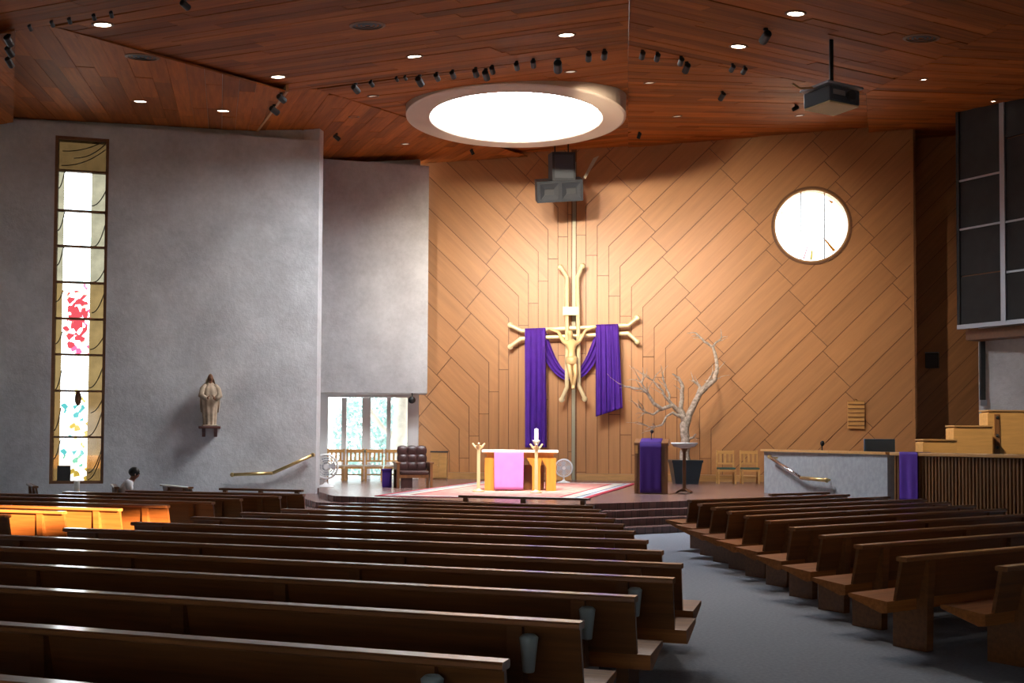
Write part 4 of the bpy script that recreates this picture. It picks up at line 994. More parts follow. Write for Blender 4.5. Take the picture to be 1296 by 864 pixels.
MB().obox(cb, r2, up2, f2, 15 * pxm, 18 * pxm, 0.32).build('bass_cabinet', M_DARK, spk)
MB().obox(cb + f2 * 0.325, r2, up2, f2, 12 * pxm, 14.5 * pxm, 0.01).build('grille', plain('mesh_grey', (0.06, 0.07, 0.085), 0.6), spk)
for s in (-1, 1): MB().tube([cb + r2 * s * 0.2 + up2 * 0.35, cb + r2 * s * 0.2 + up2 * 1.3], 0.02, 6).build('hanger', M_BLACK, spk)
MB().prism([P(738, 225, SY + 0.8) - SP, P(751, 200, SY + 0.8) - SP, P(758, 197, SY + 0.8) - SP, P(741, 226, SY + 0.8) - SP], (0, 0.06, 0)).build('side_bracket', plain('pale_bracket', (0.5, 0.46, 0.34), 0.6), spk)
# projector
PJ = PB.hit(1052, 50); ptop = PJ.copy(); zc = P(1052, 126, PJ.y).z
pj = thing('projector', (PJ.x, PJ.y, zc), 'black projector hanging on a long pole from the ceiling', 'projector'); pj.rotation_euler = (0, 0, 0.5)
MB().tube([(0, 0, 0.18), (0, 0, ptop.z - zc + 0.03)], 0.035, 8).build('pole', M_BLACK, pj)
MB().box(-0.34, 0.34, -0.3, 0.3, -0.13, 0.12, 0.02).build('body', plain('projector_blue_grey', (0.06, 0.08, 0.11), 0.4), pj)
MB().box(-0.33, 0.33, -0.29, 0.29, -0.16, -0.13, 0.01).build('underside', plain('projector_lit_underside', (0.75, 0.62, 0.36), 0.6), pj)  # yellowish light on the underside put into its colour
MB().box(-0.40, 0.40, -0.33, 0.33, 0.14, 0.18, 0.01).build('mount_plate', M_ALU, pj)
MB().lathe([(0.08, -0.36), (0.09, -0.30)], 16, axis='Y', c=(0.12, 0, 0)).build('lens', M_GRILL, pj)
MB().box(-0.26, 0.0, -0.312, -0.298, -0.02, 0.06).build('vent', M_ALU, pj)
MB().tube([(-0.30, 0, 0.16), (-0.6, 0.1, 0.12), (-0.75, 0.12, 0.18)], 0.02, 6).build('cable', M_TRIM, pj)

# ================================================================== CEILING FITTINGS
def plane_at(u, v):
    inside = lambda poly: len(convex_clip([(u - .2, v - .2), (u + .2, v - .2), (u + .2, v + .2), (u - .2, v + .2)], poly)) >= 3
    for poly, pl in (([(62, 32), (240, 2), (370, -22), (797, -22), (795, 62), (362, 116)], PA), ([(-50, 51), (62, 32), (240, 2), (370, -22), (-50, -22)], PA.off(-0.10)),
                     ([(797, -22), (1345, -22), (1345, -2), (1096, 118), (795, 62)], PB), ([(1345, -2), (1096, 118), (1100, 178), (1345, 178)], PE.off(-0.16)),
                     ([(795, 62), (1096, 118), (1100, 185), (795, 203)], PE), ([(20, 38), (62, 32), (362, 116), (312, 184), (8, 165)], PF),
                     ([(-60, 56), (20, 38), (17, 155), (-60, 166)], PF.off(-0.25)), ([(795, 62), (401, 113), (660, 196), (795, 206)], PC), ([(358, 113), (401, 113), (668, 198), (668, 222), (402, 222), (312, 182)], PD)):
        if inside(poly): return pl
    return PA
def basis(n):
    n = Vector(n).normalized(); x = Vector((1, 0, 0)); x = (x - n * x.dot(n)).normalized(); y = n.cross(x); M = Matrix((x, y, n)).transposed().to_4x4(); return M
downs = [(130, 31, 1, 'nearest the left edge'), (352, 97, 1, 'near the step in the left ceiling'), (177.5, 128, 1, 'above the stained window'), (282.5, 140, 1, 'above the plaster wall'), (525, 71.5, 1, 'between the round vent and the spotlights'), (717, 44, 1, 'left of the ceiling ridge'), (1007, 17, 1, 'nearest the top edge'), (934.5, 58.5, 1, 'left of the projector pole'),
         (472.5, 121.5, 2, 'just left of the skylight ring'), (722, 90.5, 2, 'between the spotlights and the skylight'), (822, 104.5, 2, 'upper right of the skylight ring'), (857, 147, 2, 'right of the skylight ring'), (448, 147.5, 2, 'over the hanging plaster panel'), (513, 182, 2, 'low beside the board wall'), (1169, 100.5, 3, 'right of the projector'), (1257, 128, 3, 'above the grey screen box'), (1012, 146, 2, 'below the projector')]
for u, v, k_, where in downs:
    pl = plane_at(u, v); p = pl.hit(u, v); r = 0.125 if k_ == 1 else (0.10 if k_ == 2 else 0.06)
    t = thing('recessed_downlight', p, 'recessed round ceiling downlight %s' % where, 'ceiling light', 'recessed downlights'); t.matrix_world = Matrix.Translation(p) @ basis(pl.n)
    MB().lathe([(r, -0.02), (r, 0.012), (r + 0.035, 0.012), (r + 0.04, 0.0), (r + 0.04, -0.02)], 20, close=True).build('trim_ring', M_FRAME, t)
    MB().lathe([(r, -0.015), (r, 0.004)], 20).build('lens', M_LENS if k_ in (1, 3) else M_LENSDIM, t)
for u, v, where in ((465, 32, 'left of the centre'), (180, 72, 'at the fold of the left ceiling'), (1166, 48, 'right of the projector pole')):
    pl = plane_at(u, v); p = pl.hit(u, v); t = thing('ceiling_vent', p, 'dark round ceiling vent %s' % where, 'vent', 'round ceiling vents'); t.matrix_world = Matrix.Translation(p) @ basis(pl.n)
    MB().lathe([(0.24, -0.02), (0.24, 0.02), (0.29, 0.01), (0.29, -0.02)], 24, close=True).build('rim', M_FRAME, t)
    for i, rr in enumerate((0.05, 0.12, 0.19)): MB().lathe([(rr, 0.0), (rr, 0.012), (rr + 0.04, 0.006), (rr + 0.04, 0.0)], 20, close=True).build('louvre', M_DARK, t)
    MB().lathe([(0.24, -0.02), (0.24, -0.015)], 24).build('backing', M_FRAME, t)
spots = [(12, 62, 1), (11, 48, 1), (12, 76, 1), (38, 35.5, .55), (66, 30.5, .55), (88, 26.5, .55), (119, 22, .55), (141, 18.5, .55), (234, 3, .9), (356, 122, 1.2), (347, 137, 1.3), (450, 110, 1.2), (470, 106, .8), (502, 101.5, .6), (513, 100, .6), (531, 99.5, 1.3), (553, 96, 1), (573, 93, 1), (602, 90, 1.1), (615, 92, 1.3), (623, 87, 1), (654, 82, 1), (675, 79, 1), (706, 78.5, 1.6), (745, 69.5, 1.1), (765, 67, 1.1), (813, 68, 1), (832, 70.5, 1), (862, 76, 1), (869, 83, 1.3), (927, 85.5, .9), (942, 88.5, .9), (969, 41, 1.4), (914, 120.5, 1.2), (1007, 137, 1), (809, 172, 1), (597.5, 193, 1), (426, 173.5, 1.1)]
def spot_label(i, u, v):
    n = {0: 'middle of the three stacked at the left edge', 1: 'top of the three stacked at the left edge', 2: 'bottom of the three stacked at the left edge', 8: 'at the top edge, left of centre', 9: 'on the step at the left, upper of two', 10: 'on the step at the left, lower of two', 23: 'largest one, above the skylight', 32: 'left of the projector pole, near the ceiling top', 33: 'right of the skylight by the ceiling boards', 34: 'just below the projector', 35: 'at the lower right of the skylight ring', 36: 'at the lower left of the skylight ring', 37: 'over the hanging plaster panel'}
    if i in n: return 'black spotlight ' + n[i]
    if i < 8: return 'small black spotlight on the far left row, %s from the left' % ORD[i - 3]
    if i < 26: return 'black spotlight on the left ceiling step, %s from the left' % ORD[i - 11]
    return 'black spotlight on the right ceiling step, %s from the ridge' % ORD[i - 26]
CROSSP = cp(724, 430)
for i, (u, v, s) in enumerate(spots):
    pl = plane_at(u, v - 4); p = pl.hit(u, v - 5)
    t = thing('spotlight', p, spot_label(i, u, v), 'spotlight', 'black track spotlights')
    aim = (CROSSP - p).normalized() if 200 < u < 1000 else (P(270, 500, 27.5) - p).normalized()
    s *= 0.62; r = 0.085 * s
    MB().lathe([(0.05 * s, 0), (0.05 * s, -0.03), (0.018, -0.035), (0.018, -0.13 * s)], 10).build('mount', M_BLACK, t)
    q = aim.to_track_quat('Z', 'Y').to_matrix().to_4x4(); q.translation = Vector((0, 0, -0.16 * s))
    c_ = MB().lathe([(r * 0.7, -0.13 * s), (r * 0.95, -0.11 * s), (r, 0.14 * s), (r * 0.9, 0.14 * s), (r * 0.85, 0.10 * s)], 14).build('lamp_can', M_BLACK, t, M=q)
    if i == 10: MB().lathe([(r * 0.86, 0.12 * s), (r * 0.86, 0.145 * s)], 12).build('lens', M_LENS, c_)

# the working beams: lamps inside the spotlight cans
def beam(u, v, tgt, power, deg, blend=0.8, col=(1.0, 0.84, 0.64), size=0.12):
    pl = plane_at(u, v); p = pl.hit(u, v) + Vector((0, 0, -0.30)); d = (tgt - p).normalized(); p = p + d * 0.2
    l = bpy.data.lights.new('spot_lamp', 'SPOT'); l.energy = power; l.spot_size = math.radians(deg); l.spot_blend = blend; l.color = col; l.shadow_soft_size = size
    o = bpy.data.objects.new('spot_lamp', l); COL.objects.link(o); o.location = p; o.rotation_euler = (-d).to_track_quat('Z', 'Y').to_euler()
beam(531, 99, PW.hit(690, 350), SPOT_W, 44, 1.0); beam(615, 91, PW.hit(770, 340), SPOT_W, 44, 1.0); beam(706, 78, PW.hit(870, 350), SPOT_W * 0.9, 48, 1.0)
beam(450, 109, PW.hit(610, 400), SPOT_W * 0.7, 44, 1.0)
beam(869, 83, PW.hit(980, 420), SPOT_W * 0.8, 56, 1.0)
beam(623, 87, alt.location + Vector((0, 0, 0.6)), SPOT_W * 1.5, 26, col=(1, 0.86, 0.7))
beam(745, 69, alt.location + Vector((0, 0, 0.4)), SPOT_W * 1.0, 30, col=(1, 0.86, 0.7))

# the recessed downlights over the nave
for u_, v_, tg in ((717, 44, (2.0, 11.5, 0)), (934.5, 58.5, (2.2, 8.5, 0)), (525, 71.5, (-1.5, 11.5, 0.6)), (1007, 17, (4.6, 14.0, 0.6)), (352, 97, (-5.0, 13.5, 0.6))):
    beam(u_, v_, Vector(tg), {717: 900, 934.5: 420, 525: 900, 1007: 300, 352: 900}[u_], 50, 1.0, col=(1.0, 0.90, 0.76))
beam(1007, 17, P(1255, 550, 21.6), 3200, 22, 0.6, col=(1, 0.86, 0.66))
# ================================================================== LEFT SIDE DETAILS
# statue of a veiled woman on a bracket
SB = PLW.hit(265.5, 539) ; off = PLW.n
SBc = SB + off * 0.26
st = thing('statue', SBc, 'carved wooden statue of a robed woman on a wall bracket', 'statue', rz=math.atan2(wdir.y, wdir.x) + 0.12)
def robe(a, b):
    th = 2 * PI * a; h = 1.04 * b
    rx = [0.17, 0.19, 0.20, 0.205, 0.215, 0.22, 0.20, 0.12][min(7, int(b * 7.99))]; prof = [0.150, 0.155, 0.165, 0.18, 0.205, 0.225, 0.215, 0.175, 0.07]
    f = b * 8; i = min(7, int(f)); rx = prof[i] + (prof[i + 1] - prof[i]) * (f - i)
    fold = 1 + 0.10 * math.sin(9 * th + 1.5 * b) * (1 - 0.7 * b)
    return Vector((rx * fold * math.cos(th), 0.68 * rx * fold * math.sin(th), 0.02 + h))
MB().grid(robe, 54, 24).build('robe', M_STATUE, st, smooth=True)
def veil(a, b):
    th = PI * (-0.08 + 1.16 * a); r = [0.095, 0.115, 0.20, 0.235, 0.245, 0.235][min(5, int(b * 5.99))]; pf = [0.02, 0.105, 0.125, 0.21, 0.24, 0.235, 0.21]; f = b * 6; i = min(5, int(f)); r = pf[i] + (pf[i + 1] - pf[i]) * (f - i)
    r *= 1 + 0.04 * math.sin(12 * th) * b
    return Vector((r * math.cos(th), 0.75 * r * math.sin(th) + 0.01, 1.285 - 0.95 * b))
MB().grid(veil, 30, 20).build('veil', M_STATUE, st, smooth=True, mods=[('SOLIDIFY', dict(thickness=0.012))])
hd = MB().ball((0, -0.03, 1.175), 0.085, 16, (0.82, 0.9, 1.1)).tube([(0, -0.01, 1.02), (0, -0.02, 1.12)], 0.045, 10).ball((0, -0.112, 1.165), 0.018, 8, (0.7, 1, 1.3)).build('head', M_FACE, st, smooth=True)
for s in (-1, 1):
    MB().tube([(s * 0.10, 0.0, 1.00), (s * 0.18, -0.03, 0.90), (s * 0.215, -0.07, 0.74), (s * 0.12, -0.19, 0.66)], [0.06, 0.075, 0.075, 0.06], 10).build('sleeve', M_STATUE, st, smooth=True)
    hm = MB().ball((s * 0.07, -0.225, 0.68), 0.032, 8, (0.8, 0.8, 1.2))
    for f in range(5): hm.tube([(s * 0.055, -0.225 - 0.010 * (f - 2), 0.70), (s * 0.030, -0.235 - 0.012 * (f - 2), 0.755 - (0.012 if f in (0, 4) else 0))], 0.007, 5)
    hm.build('hand', M_FACE, st, smooth=True)
MB().box(-0.18, 0.18, -0.13, 0.13, -0.0, 0.03, 0.01).build('foot_plate', M_STATUE, st)
br = thing('statue_bracket', SBc + Vector((0, 0, -0.005)), 'dark red wooden bracket under the statue on the plaster wall', 'bracket', rz=math.atan2(wdir.y, wdir.x))
MB().box(-0.26, 0.26, -0.18, 0.26, -0.06, 0.0, 0.012).build('shelf', M_MAROON, br)
for s in (-1, 1): MB().prism([(s * 0.14 - 0.04, 0.26, -0.06), (s * 0.14 - 0.04, -0.10, -0.06), (s * 0.14 - 0.04, 0.14, -0.16), (s * 0.14 - 0.04, 0.26, -0.26)], (0.08, 0, 0)).build('corbel', M_MAROON, br)
# handrails
def handrail(pts, mats, label, brk, nrm):
    t = thing('handrail', pts[0], label, 'handrail', 'stair handrails'); o0 = pts[0]
    for (a, b), mt in zip(zip(pts, pts[1:]), mats): MB().tube([a - o0, b - o0], 0.04, 10).build('rail', mt, t, smooth=True)
    for b in brk: MB().tube([b - o0, b - o0 + nrm * -0.16], 0.022, 8).build('bracket', M_BRASS, t)
    for e in (pts[0], pts[-1]): MB().ball(e - o0, 0.055, 10).build('end_knob', M_BRASS, t)
pl2 = Plane(PLW.o + PLW.n * 0.16, n=PLW.n); hp = [pl2.hit(294, 600.5), pl2.hit(345, 598.5), pl2.hit(396, 575.5)]
handrail(hp, [M_BRASS, M_BRASS], 'brass stair handrail on the left plaster wall', [hp[0].lerp(hp[1], .1), hp[1], hp[2].lerp(hp[1], 0.1)], PLW.n)
# pillar candle before the stained window
b = P(97, 628, 21.8); t = thing('pillar_candle', (b.x, b.y, 0), 'white pillar candle on a post below the stained window', 'candle')
ztop = P(97, 609, 21.8).z
MB().lathe([(0.16, 0), (0.16, 0.03), (0.04, 0.05), (0.035, ztop - 0.30), (0.09, ztop - 0.27), (0.09, ztop - 0.25)], 14).build('post', M_MAROON, t); MB().lathe([(0.055, ztop - 0.25), (0.055, ztop), (0.006, ztop), (0.004, ztop + 0.02)], 14).build('wax', M_WAX, t)
# seated person
hx, hy = P(168, 609, 21.9).x, 21.9
fx = Vector((math.cos(math.radians(22)), math.sin(math.radians(22)), 0)); rx_ = Vector((fx.y, -fx.x, 0))
pe = thing('person', (hx - 0.15, hy, 0.0), 'person with black hair and white shirt sitting in a side pew', 'person')
def pp(f, r, z): return fx * f + rx_ * r + Vector((0, 0, z))
JB = [(pp(-0.05, 0, 0.55), (0.15, 0.12)), (pp(-0.02, 0, 0.70), (0.14, 0.11)), (pp(0.06, 0, 0.86), (0.16, 0.11)), (pp(0.12, 0, 0.93), 0.055), (pp(0.15, 0, 0.98), 0.055)]
EB = [(0, 1), (1, 2), (2, 3), (3, 4)]
for s in (-1, 1):
    n0 = len(JB)
    JB += [(pp(0.06, s * 0.18, 0.86), 0.065), (pp(0.10, s * 0.23, 0.66), 0.05), (pp(0.30, s * 0.12, 0.60), 0.036), (pp(0.36, s * 0.09, 0.60), (0.035, 0.02))]
    EB += [(2, n0), (n0, n0 + 1), (n0 + 1, n0 + 2), (n0 + 2, n0 + 3)]
    for f in range(5):
        k0 = len(JB); JB += [(pp(0.40 - 0.012 * abs(f - 2), s * (0.115 - 0.018 * f), 0.598), 0.009), (pp(0.445 - 0.014 * abs(f - 2) - (0.03 if f == 0 else 0), s * (0.12 - 0.019 * f), 0.585), 0.008)]
        EB += [(n0 + 3, k0), (k0, k0 + 1)]
    n1 = len(JB)
    JB += [(pp(0.0, s * 0.10, 0.53), 0.09), (pp(0.42, s * 0.12, 0.52), 0.065), (pp(0.44, s * 0.12, 0.10), 0.045), (pp(0.58, s * 0.12, 0.05), 0.04)]
    EB += [(0, n1), (n1, n1 + 1), (n1 + 1, n1 + 2), (n1 + 2, n1 + 3)]
hb = len(JB); JB += [(pp(0.19, 0, 1.045), (0.085, 0.10)), (pp(0.185, 0, 1.12), (0.078, 0.09)), (pp(0.27, 0, 1.04), 0.02)]; EB += [(4, hb), (hb, hb + 1), (hb, hb + 2)]
skin_fig('body', JB, EB, M_SKIN, pe)
JS = [(JB[0][0], (0.17, 0.14)), (JB[1][0], (0.165, 0.135)), (JB[2][0], (0.18, 0.13)), (pp(0.11, 0, 0.925), 0.075)]; ES = [(0, 1), (1, 2), (2, 3)]
for s in (-1, 1): n0 = len(JS); JS += [(pp(0.06, s * 0.185, 0.86), 0.085), (pp(0.09, s * 0.235, 0.72), 0.075)]; ES += [(2, n0), (n0, n0 + 1)]
skin_fig('shirt', JS, ES, M_LINEN, pe)
JT = [(pp(-0.05, 0, 0.54), (0.175, 0.145))]; ET = []
for s in (-1, 1): n0 = len(JT); JT += [(pp(0.0, s * 0.10, 0.53), 0.105), (pp(0.42, s * 0.12, 0.52), 0.08), (pp(0.44, s * 0.12, 0.12), 0.065)]; ET += [(0, n0), (n0, n0 + 1), (n0 + 1, n0 + 2)]
skin_fig('trousers', JT, ET, M_JEANS, pe)
MB().ball(pp(0.165, 0, 1.105), 0.115, 16, (0.95, 0.92, 0.86)).build('hair', M_HAIR, pe, smooth=True)
for s in (-1, 1): MB().ball(pp(0.18, s * 0.098, 1.04), 0.022, 8, (0.8, 0.6, 1.3)).build('ear', M_SKIN, pe); MB().ball(pp(0.268, s * 0.032, 1.065), 0.011, 8).build('eye', M_HAIR, pe)

# ================================================================== RIGHT SIDE DETAILS
ZC = 1.58
a, b, c3 = P(967, 580, 27.0), P(1123, 580, 21.5), P(1322, 580, 18.3)
def vwall(m, A, B, z0, z1, th):
    d = Vector((B.x - A.x, B.y - A.y, 0)).normalized(); nn = Vector((-d.y, d.x, 0)); nn = nn if nn.y > 0 else -nn
    m.prism([(A.x, A.y, z0), (B.x, B.y, z0), (B.x, B.y, z1), (A.x, A.y, z1)], nn * th); return nn
m = MB(); nnp = vwall(m, a, b, 0.0, ZC - 0.05, 0.22); par = thing('parapet', (a.x, a.y, 0), 'grey concrete parapet with an oak cap beside the steps', 'parapet')
o = m.build('concrete_wall', plain('toned_down_concrete', (0.30, 0.315, 0.34), 0.85, noise=0.12, nscale=9, bump=0.3), par); o.location = -par.location  # wall grey copied darker, its colour toning down the skylight that hits it
m = MB(); vwall(m, a - nnp * 0.04 - Vector((0.05, 0, 0)), b - nnp * 0.04, ZC - 0.05, ZC, 0.34); o = m.build('cap', M_OAK, par); o.location = -par.location
# handrail on the parapet
PPl = Plane(a, n=-nnp); p2 = Plane(a - nnp * 0.16, n=-nnp); hp = [p2.hit(974, 578), p2.hit(1014, 604.5), p2.hit(1046, 607.5)]
handrail(hp, [M_STEEL, M_BRASS], 'steel and brass stair handrail on the concrete parapet', [hp[0].lerp(hp[1], .05), hp[1], hp[2].lerp(hp[1], .12)], -nnp)
# slatted choir front
sf = thing('slatted_screen', (b.x, b.y, 0), 'dark slatted wooden choir screen with an oak cap', 'screen')
d = Vector((c3.x - b.x, c3.y - b.y, 0)); Ls = d.length; d.normalize(); ns = Vector((-d.y, d.x, 0)); ns = ns if ns.y > 0 else -ns
b = b + d * 0.12; Ls -= 0.12; sf.location = (b.x, b.y, 0)
M0 = Matrix((d, ns, Vector((0, 0, 1)))).transposed().to_4x4()
MB().box(0.03, Ls, 0.06, 0.12, 0, ZC - 0.06).build('backing', M_FRAME, sf, M=M0)
x = 0.06; proto = None; sl = 0
while x < Ls - 0.06:
    if proto is None:
        proto = MB().box(0, 0.035, 0.0, 0.06, 0.0, ZC - 0.07).build('slat', M_BROWN, sf, M=M0 @ Matrix.Translation((x, 0, 0)))
    else:
        o = proto.copy(); COL.objects.link(o); o.parent = sf; o.matrix_local = M0 @ Matrix.Translation((x, 0, 0))
    x += 0.078
MB().box(0.0, Ls, -0.06, 0.26, ZC - 0.06, ZC, 0.01).build('cap', M_OAK, sf, M=M0)
u0, u1 = 1142, 1165
PS = Plane(b, n=-ns); x0, x1 = (PS.hit(u0, 600) - b).dot(d), (PS.hit(u1, 600) - b).dot(d)
cl = MB().grid(lambda p, q: Vector((x0 + (x1 - x0) * p, -0.075 - 0.010 * math.sin(12 * p) * min(1, 4 * q), ZC + 0.012 - 0.92 * q)), 20, 16)
cl.grid(lambda p, q: Vector((x0 + (x1 - x0) * p, -0.075 + 0.34 * q, ZC + 0.012)), 8, 3)
o = cl.build('screen_cloth', M_PURPLE, smooth=True, mods=[('SOLIDIFY', dict(thickness=0.008))]); o.matrix_world = Matrix.Translation((b.x, b.y, 0)) @ M0
tag(o, 'purple cloth hanging over the slatted choir screen', 'cloth')
# stepped oak casing behind the screen
YO = 21.5
cs = thing('stepped_oak_casing', (P(1168, 570, YO).x, YO, 0), 'light oak casing rising in three steps behind the slatted screen', 'casing'); co = cs.location
for i, (u0, u1, v0) in enumerate(((1168, 1211, 557.5), (1207, 1256, 540), (1250, 1330, 520.5))):
    a1, b1 = P(u0, v0, YO + 0.4 * i), P(u1, v0, YO + 0.4 * i)
    o = MB().prism([(a1.x, 0, 0.0), (b1.x, 0, 0.0), (b1.x, 0, a1.z), (a1.x + 0.06, 0, a1.z), (a1.x, 0, a1.z - 0.04)], (0, 0.4, 0)).build('panel', M_OAK, cs); o.location = (-co.x, 0.4 * i, 0)
    o2 = MB().box(a1.x - 0.0, b1.x, -0.03, 0.43, a1.z, a1.z + 0.03, 0.006).build('top_edge', M_TRIM, cs); o2.location = o.location
hz = MB()
a1 = P(1262, 524, YO + 0.78); o = MB().box(a1.x - 0.05, a1.x + 0.05, -0.03, 0.0, 1.2, a1.z).build('hinge_strip', M_BROWN, cs); o.location = (-co.x, 0.8, 0)
for v in (528, 551, 566): q = P(1262, v, YO + 0.78); o = MB().ball((q.x, -0.035, q.z), 0.035, 8).build('knob', M_BLACK, cs); o.location = (-co.x, 0.8, 0)
# hymn board
HB = Plane(PW.o + wn * 0.09, n=wn); hc = HB.hit(1083.5, 525)
hb_ = thing('hymn_board', hc, 'small light wooden hymn board on the slanting boards', 'board'); ex = Vector((-wn.y, wn.x, 0)); hw_, hh_ = 0.255, 0.42
Mh = Matrix((ex, -wn, Vector((0, 0, 1)))).transposed().to_4x4()
MB().box(-hw_, hw_, -0.02, 0.02, -hh_, hh_, 0.015).build('panel', M_OAK, hb_, M=Mh)
for i in range(6): z = -hh_ + 0.09 + i * 0.128; MB().box(-hw_ + 0.01, hw_ - 0.01, -0.05, -0.02, z, z + 0.025).build('slat', M_BROWN, hb_, M=Mh)
MB().lathe([(0.03, 0), (0.05, 0.03), (0.02, 0.06)], 8, c=(0, 0, hh_)).build('finial', M_TRIM, hb_, M=Mh)
# blue-grey case and microphone behind the parapet cap
q = P(1113, 563, 23.6); o = MB().box(-0.33, 0.33, -0.02, 0.02, -0.2, 0.13, 0.01).box(-0.30, 0.30, -0.03, -0.018, -0.16, 0.10).build('music_stand', M_BLUE); o.location = q
m_ = MB().tube([(0, 0, ZS - q.z), (0, 0, -0.1)], 0.02, 8).build('stand_post', M_BLACK, o)
tag(o, 'blue grey music stand desk showing above the parapet', 'music stand')
q = P(1040.5, 566, 25.6); o = MB().tube([(0, 0, ZS - q.z), (0, 0, 0.05)], 0.014, 8).build('microphone_stand', M_BLACK); o.location = q
MB().ball((0.0, -0.02, 0.09), 0.05, 10, (1, 1, 1.3)).build('microphone_head', M_BLACK, o)
tag(o, 'black microphone on a stand just above the parapet', 'microphone')
# small loudspeaker on the dark wall
q = PR.hit(1178, 457) + PR.n * 0.25; s_ = thing('wall_loudspeaker', q, 'small black loudspeaker on the dark side wall', 'loudspeaker', rz=-0.5)
MB().box(-0.2, 0.2, -0.16, 0.16, -0.24, 0.24, 0.02).build('cabinet', M_BLACK, s_); MB().box(-0.17, 0.17, -0.175, -0.16, -0.2, 0.2).build('grille', M_DARK, s_); MB().box(-0.2, 0.2, -0.16, 0.16, 0.24, 0.27).build('top_plate', M_ALU, s_); MB().box(-0.04, 0.04, 0.16, 0.3, -0.05, 0.05).build('bracket', M_BLACK, s_)
# grey screened box high on the right
G1, G2 = P(1213.5, 400, 30.6), P(1335, 400, 28.2)
PG = Plane(G1, n=Vector((G2.y - G1.y, -(G2.x - G1.x), 0))); gb = thing('screened_organ_chamber', (G1.x, G1.y, PG.hit(1215, 415).z), 'dark grey panelled chamber with aluminium frames high on the right', 'chamber'); go = gb.location
zlo = PG.hit(1215, 414).z; zhi = 11.5
m = MB(); m.prism([(G1.x, G1.y, zlo), (G2.x, G2.y, zlo), (G2.x, G2.y, zhi), (G1.x, G1.y, zhi)], -PG.n * 0.6); o = m.build('box', M_FRAME, gb); o.location = -go - PG.n * 0.05
dg = Vector((G2.x - G1.x, G2.y - G1.y, 0)).normalized()
def gsp(u, v): q = PG.hit(u, v); return (q - G1).dot(dg), q.z
def gbox(s0, s1, z0, z1, d0, d1, nm, mt):
    A = G1.xy.to_3d() + dg * s0 + PG.n * d0; B = G1.xy.to_3d() + dg * s1 + PG.n * d0; m = MB()
    m.prism([(A.x, A.y, z0), (B.x, B.y, z0), (B.x, B.y, z1), (A.x, A.y, z1)], PG.n * (d1 - d0)); o = m.build(nm, mt, gb); o.location = -go
sm = gsp(1270, 300)[0]; se = (G2 - G1).dot(dg); zt2 = 11.4
lv = [zlo, gsp(1215, 350)[1], gsp(1215, 291)[1], gsp(1213, 230)[1], zt2]
for z0, z1 in zip(lv, lv[1:]): gbox(0.04, sm - 0.04, z0 + 0.02, z1 - 0.02, -0.05, 0.0, 'panel', M_SCREENP)
lr = [zlo, gsp(1285, 343)[1], gsp(1285, 279)[1], gsp(1285, 172)[1], zhi]
for z0, z1 in zip(lr, lr[1:]): gbox(sm + 0.06, se, z0 + 0.02, z1 - 0.02, -0.05, 0.0, 'panel', M_SCREENP)
gbox(sm - 0.06, sm + 0.08, zlo, zhi, -0.05, 0.06, 'mullion', M_ALU); gbox(-0.02, 0.07, zlo, zhi, -0.05, 0.05, 'mullion', M_SCREENP); gbox(-0.02, se, zlo - 0.06, zlo + 0.06, -0.05, 0.06, 'sill', M_ALU)
for z in lv[2:4]: gbox(0.07, sm - 0.06, z - 0.025, z + 0.025, -0.04, 0.04, 'transom', M_ALU)
for z in lr[1:3]: gbox(sm + 0.08, se, z - 0.025, z + 0.025, -0.04, 0.04, 'transom', M_ALU if z < 8 else M_BLACK)
gbox(0, se, zlo - 0.35, zlo - 0.06, -0.9, -0.3, 'soffit', M_FRAME)
# slim conduit on the concrete below
q0, q1 = P(1243, 420, 31.08), P(1243, 506, 31.08)
o = MB().box(-0.07, 0.07, -0.05, 0.05, q1.z - q0.z, 0, 0.01).build('conduit', M_SCREENP); o.location = q0; tag(o, 'slim grey conduit running down the wall under the chamber', 'conduit')
MB().box(-0.09, 0.09, -0.07, 0.05, q1.z - q0.z - 0.16, q1.z - q0.z).build('junction_box', M_ALU, o)
# small black camera by the garden window head
q = P(521.5, 506, 33.2); o = MB().lathe([(0.09, -0.14), (0.11, -0.1), (0.10, 0.1), (0.06, 0.12)], 14, axis='Y').build('wall_monitor', M_BLACK, smooth=True); o.location = q
MB().box(-0.02, 0.02, -0.02, 0.02, 0.08, wz_low - q.z).build('bracket', M_BLACK, o)
tag(o, 'small round black monitor under the hanging plaster panel', 'monitor')

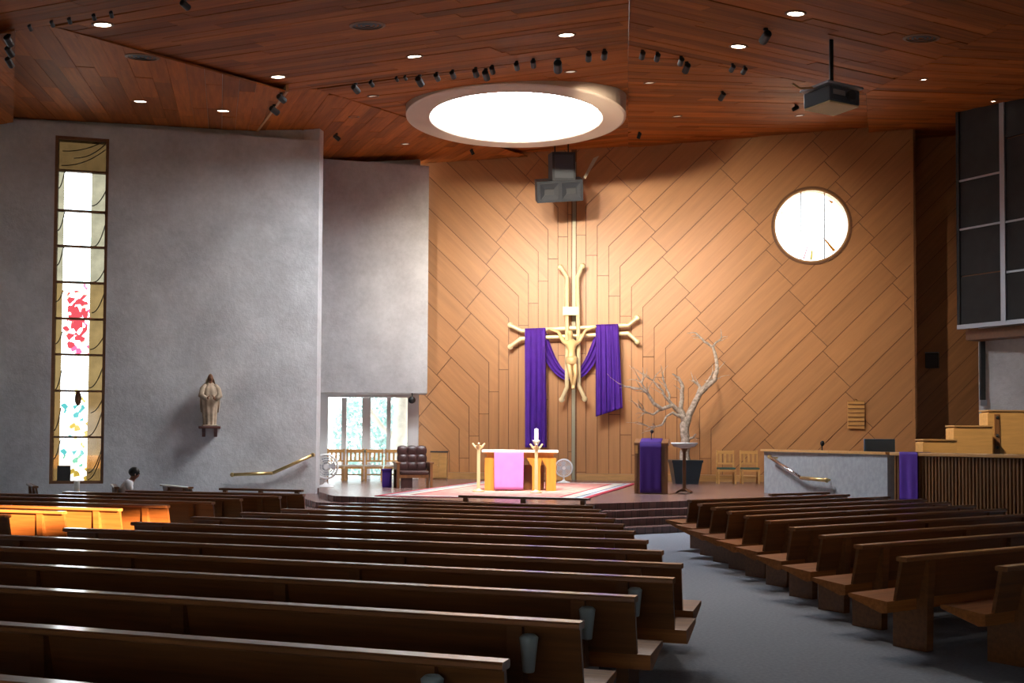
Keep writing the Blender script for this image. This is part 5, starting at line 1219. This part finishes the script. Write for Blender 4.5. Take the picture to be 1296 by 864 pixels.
# ================================================================== GARDEN OUTSIDE
random.seed(11)
def leafy(c, rad, n, size, mat, name, par=None):
    m = MB()
    for _ in range(n):
        v = Vector((random.gauss(0, 1), random.gauss(0, 1), random.gauss(0, 1))).normalized(); r = random.uniform(0.55, 1.0) ** 0.5
        p = Vector((v.x * rad[0], v.y * rad[1], v.z * rad[2])) * r + Vector(c)
        a = Vector((random.uniform(-1, 1), random.uniform(-1, 1), random.uniform(-1, 1))).normalized(); b = a.orthogonal().normalized(); s = size * random.uniform(0.6, 1.3)
        m.face([p - a * s, p - b * s * 0.5, p + a * s, p + b * s * 0.5])
    o = m.build(name, mat, par); 
    return o
for (x, y, rad, mt, lab) in ((-9.2, 44.0, (1.5, 1.2, 2.2), M_LEAF, 'yellow green shrub outside the garden window, at its left'), (-6.7, 52.0, (1.7, 1.0, 2.2), M_LEAFB, 'blue green shrub outside the garden window, at its middle'), (-4.6, 49.0, (1.5, 1.0, 1.9), M_LEAFB, 'blue green shrub outside the garden window, right of the middle'), (-3.6, 54.0, (2.0, 1.4, 3.0), M_LEAF, 'yellow green shrub outside the window behind the pale trunk')):
    t = thing('garden_shrub', (x, y, -0.25), lab, 'shrub', 'shrubs in the garden'); f = leafy((0, 0, rad[2]), rad, 1500, 0.15, mt, 'foliage', t); f['kind'] = 'stuff'
    MB().tube([(0, 0, 0), (0.05, 0, rad[2])], [0.12, 0.05], 8).build('stem', M_TRUNK, t)
t = thing('garden_tree', (P(505, 560, 42).x, 42, -0.25), 'pale tree trunk standing outside the garden window', 'tree')
MB().tube([(0, 0, 0), (-0.1, 0, 1.2), (0.05, 0, 2.4), (0.2, 0.1, 5.0)], [0.42, 0.34, 0.3, 0.2], 12).build('trunk', M_TRUNK, t, smooth=True)
MB().tube([(0.0, 0, 2.0), (-0.6, -0.1, 2.4), (-1.1, -0.2, 3.1), (-1.4, -0.2, 4.2)], [0.12, 0.11, 0.09, 0.06], 8).build('bough', M_TRUNK, t, smooth=True)
f = leafy((0.1, 0.2, 6.0), (2.0, 1.8, 1.6), 3000, 0.14, M_LEAF, 'crown', t); f['kind'] = 'stuff'
